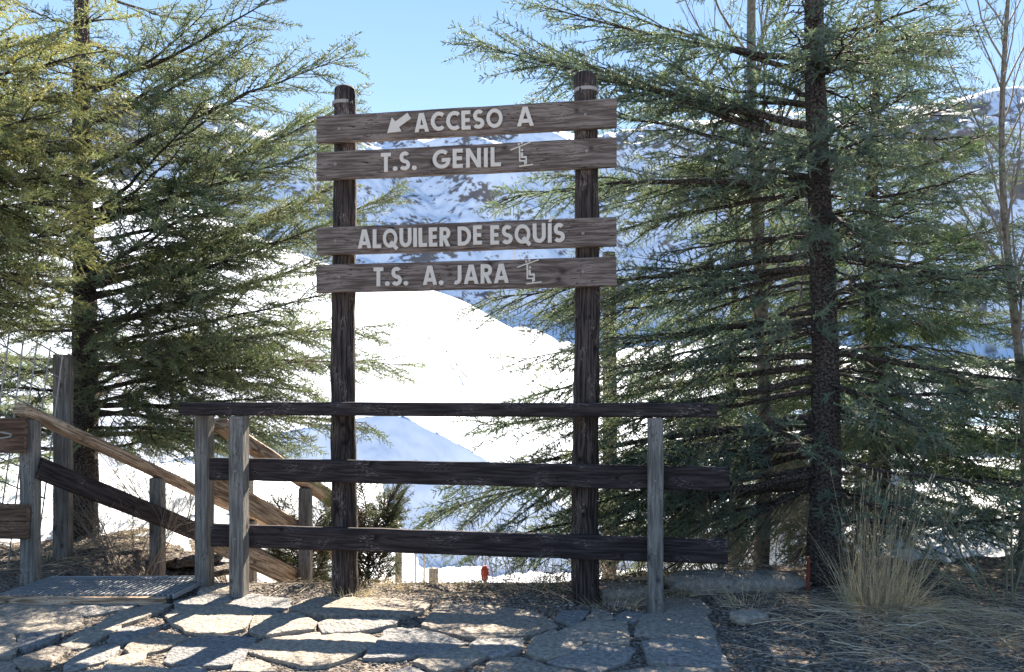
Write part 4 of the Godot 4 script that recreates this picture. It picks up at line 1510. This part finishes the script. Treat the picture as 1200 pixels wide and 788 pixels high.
	for i in 24:
		var row := i % 4
		var x := -3.75 + 0.17 * (i / 4) + rnd(-0.08, 0.08)
		var d := 6.15 + 0.16 * (i / 4) + rnd(-0.06, 0.06)
		rock("slate_slab", "dark slate slab stacked in the bank behind the grating", Vector3(x, -0.28 - 0.03 * (i / 4) + 0.085 * row, -d - 0.07 * row), Vector3(rnd(0.45, 0.8), rnd(0.06, 0.11), 0.4), rnd(-0.3, 0.3), M.slate, "slate slabs in the bank", i * 3.7)
	for line in net:
		var nt := thing("piste_rope", "thin dark rope line on %s of the sunlit ski slope" % ("the lower part" if line == net[0] else "the upper edge"), "rope", line[0])
		var rb := MB.new()
		var rp := []
		var rr := []
		for i in 9:
			rp.append(line[i] - line[0] + Vector3(0, 1.3 - 0.25 * (i % 2), 0))
			rr.append(0.10)
		tube(rb, rp, rr, 5)
		part("rope", rb.mesh(), M.twig, nt)
		for i in 5:
			var pb := MB.new()
			tube(pb, [rp[i * 2] + Vector3(0, -2.6, 0), rp[i * 2] + Vector3(0, 0.15, 0)], [0.09, 0.08], 6)
			part("post", pb.mesh(), M.twig, nt)
	# stakes and far posts
	for q in [[467.0, 648.0, 7.6, 0.035, "squarish wooden stake in the snow below the lower rail"], [487.0, 640.0, 7.9, 0.010, "thin metal stake, left of the pair in the snow"], [497.0, 640.0, 7.8, 0.011, "thin metal stake, right of the pair in the snow"], [508.0, 666.0, 7.2, 0.045, "short dark wooden stub below the lower rail"]]:
		var p := at(q[0], q[1], q[2])
		var gy := ground_y(p.x, q[2]) - 0.2
		var b := MB.new()
		tube(b, [Vector3(0, 0, 0), Vector3(0, (p.y - gy) * 0.5, 0), Vector3(0, p.y - gy, 0)], [q[3], q[3], q[3] * 0.95], 8, true, 0, 0, 0.05)
		var s := part("stake", b.mesh(), M.grey_wood if q[3] > 0.02 else M.wire, self)
		s.position = Vector3(p.x, gy, p.z)
		tag(s, q[4], "stake", "stakes on the slope")
	var red := MB.new()
	tube(red, [Vector3(0, -0.6, 0), Vector3(0, 0, 0), Vector3(0, 0.02, 0), Vector3(0, 0.10, 0), Vector3(0, 0.13, 0)], [0.010, 0.012, 0.028, 0.034, 0.014], 14)
	var rm := part("marker_post", red.mesh(), M.red, self)
	rm.position = at(568, 682, 6.6)
	tag(rm, "small red marker cap in the dry shrubs below the lower rail", "marker")
	var st := MB.new()
	tube(st, [Vector3(0, -0.15, 0), Vector3(0.004, 0.25, 0), Vector3(0, 0.28, 0)], [0.012, 0.012, 0.011], 8)
	var rs := part("stake", st.mesh(), M.rust, self)
	rs.position = Vector3(1.93, -0.03, -5.24)
	tag(rs, "rusty red iron stake in front of the broad cedar trunk", "stake")
	var pl := MB.new()
	tube(pl, [Vector3(0, -0.5, 0), Vector3(0.01, 1.3, 0), Vector3(0, 2.95, 0)], [0.075, 0.07, 0.065], 18, true, 0, 0, 0.04)
	var po := part("pole", pl.mesh(), M.pale_bark, self)
	po.position = Vector3(0.965, -0.25, -8.0)
	tag(po, "pale wooden pole seen past the right end of the lower boards", "pole")
	for q in [[-2.9, 8.9, "middle one"], [-2.15, 9.3, "rightmost one"], [-3.75, 8.6, "leftmost one"]]:
		var b := MB.new()
		tube(b, [Vector3(0, -0.2, 0), Vector3(0, 0.42, 0)], [0.04, 0.035], 10, true, 0, 0, 0.05)
		var s := part("stake", b.mesh(), M.grey_wood, self)
		s.position = Vector3(q[0], ground_y(q[0], q[1]), -q[1])
		tag(s, "short wooden fence stake on the snowy bank beyond the left handrail, %s of three" % q[2], "stake", "fence stakes on the snowy bank")
	for q in [[604.0, 302.0, 292.0, 420.0, "slim white lift pylon below the far mountain"], [372.0, 232.0, 184.0, 420.0, "slim white lift pylon seen left of the second board"]]:
		var a := at(q[0], q[1], q[3])
		var h: float = at(q[0], q[2], q[3]).y - a.y
		var b := MB.new()
		tube(b, [Vector3(0, -8, 0), Vector3(-h * 0.12, h, 0)], [0.45, 0.3], 8)
		var s := thing("lift_pylon", q[4], "pylon", a)
		part("mast", b.mesh(), M.band, s)
		var cb := MB.new()
		tube(cb, [Vector3(-h * 0.12 - 2.0, h, 0), Vector3(-h * 0.12 + 2.0, h, 0)], [0.2, 0.2], 6)
		part("crossarm", cb.mesh(), M.band, s)
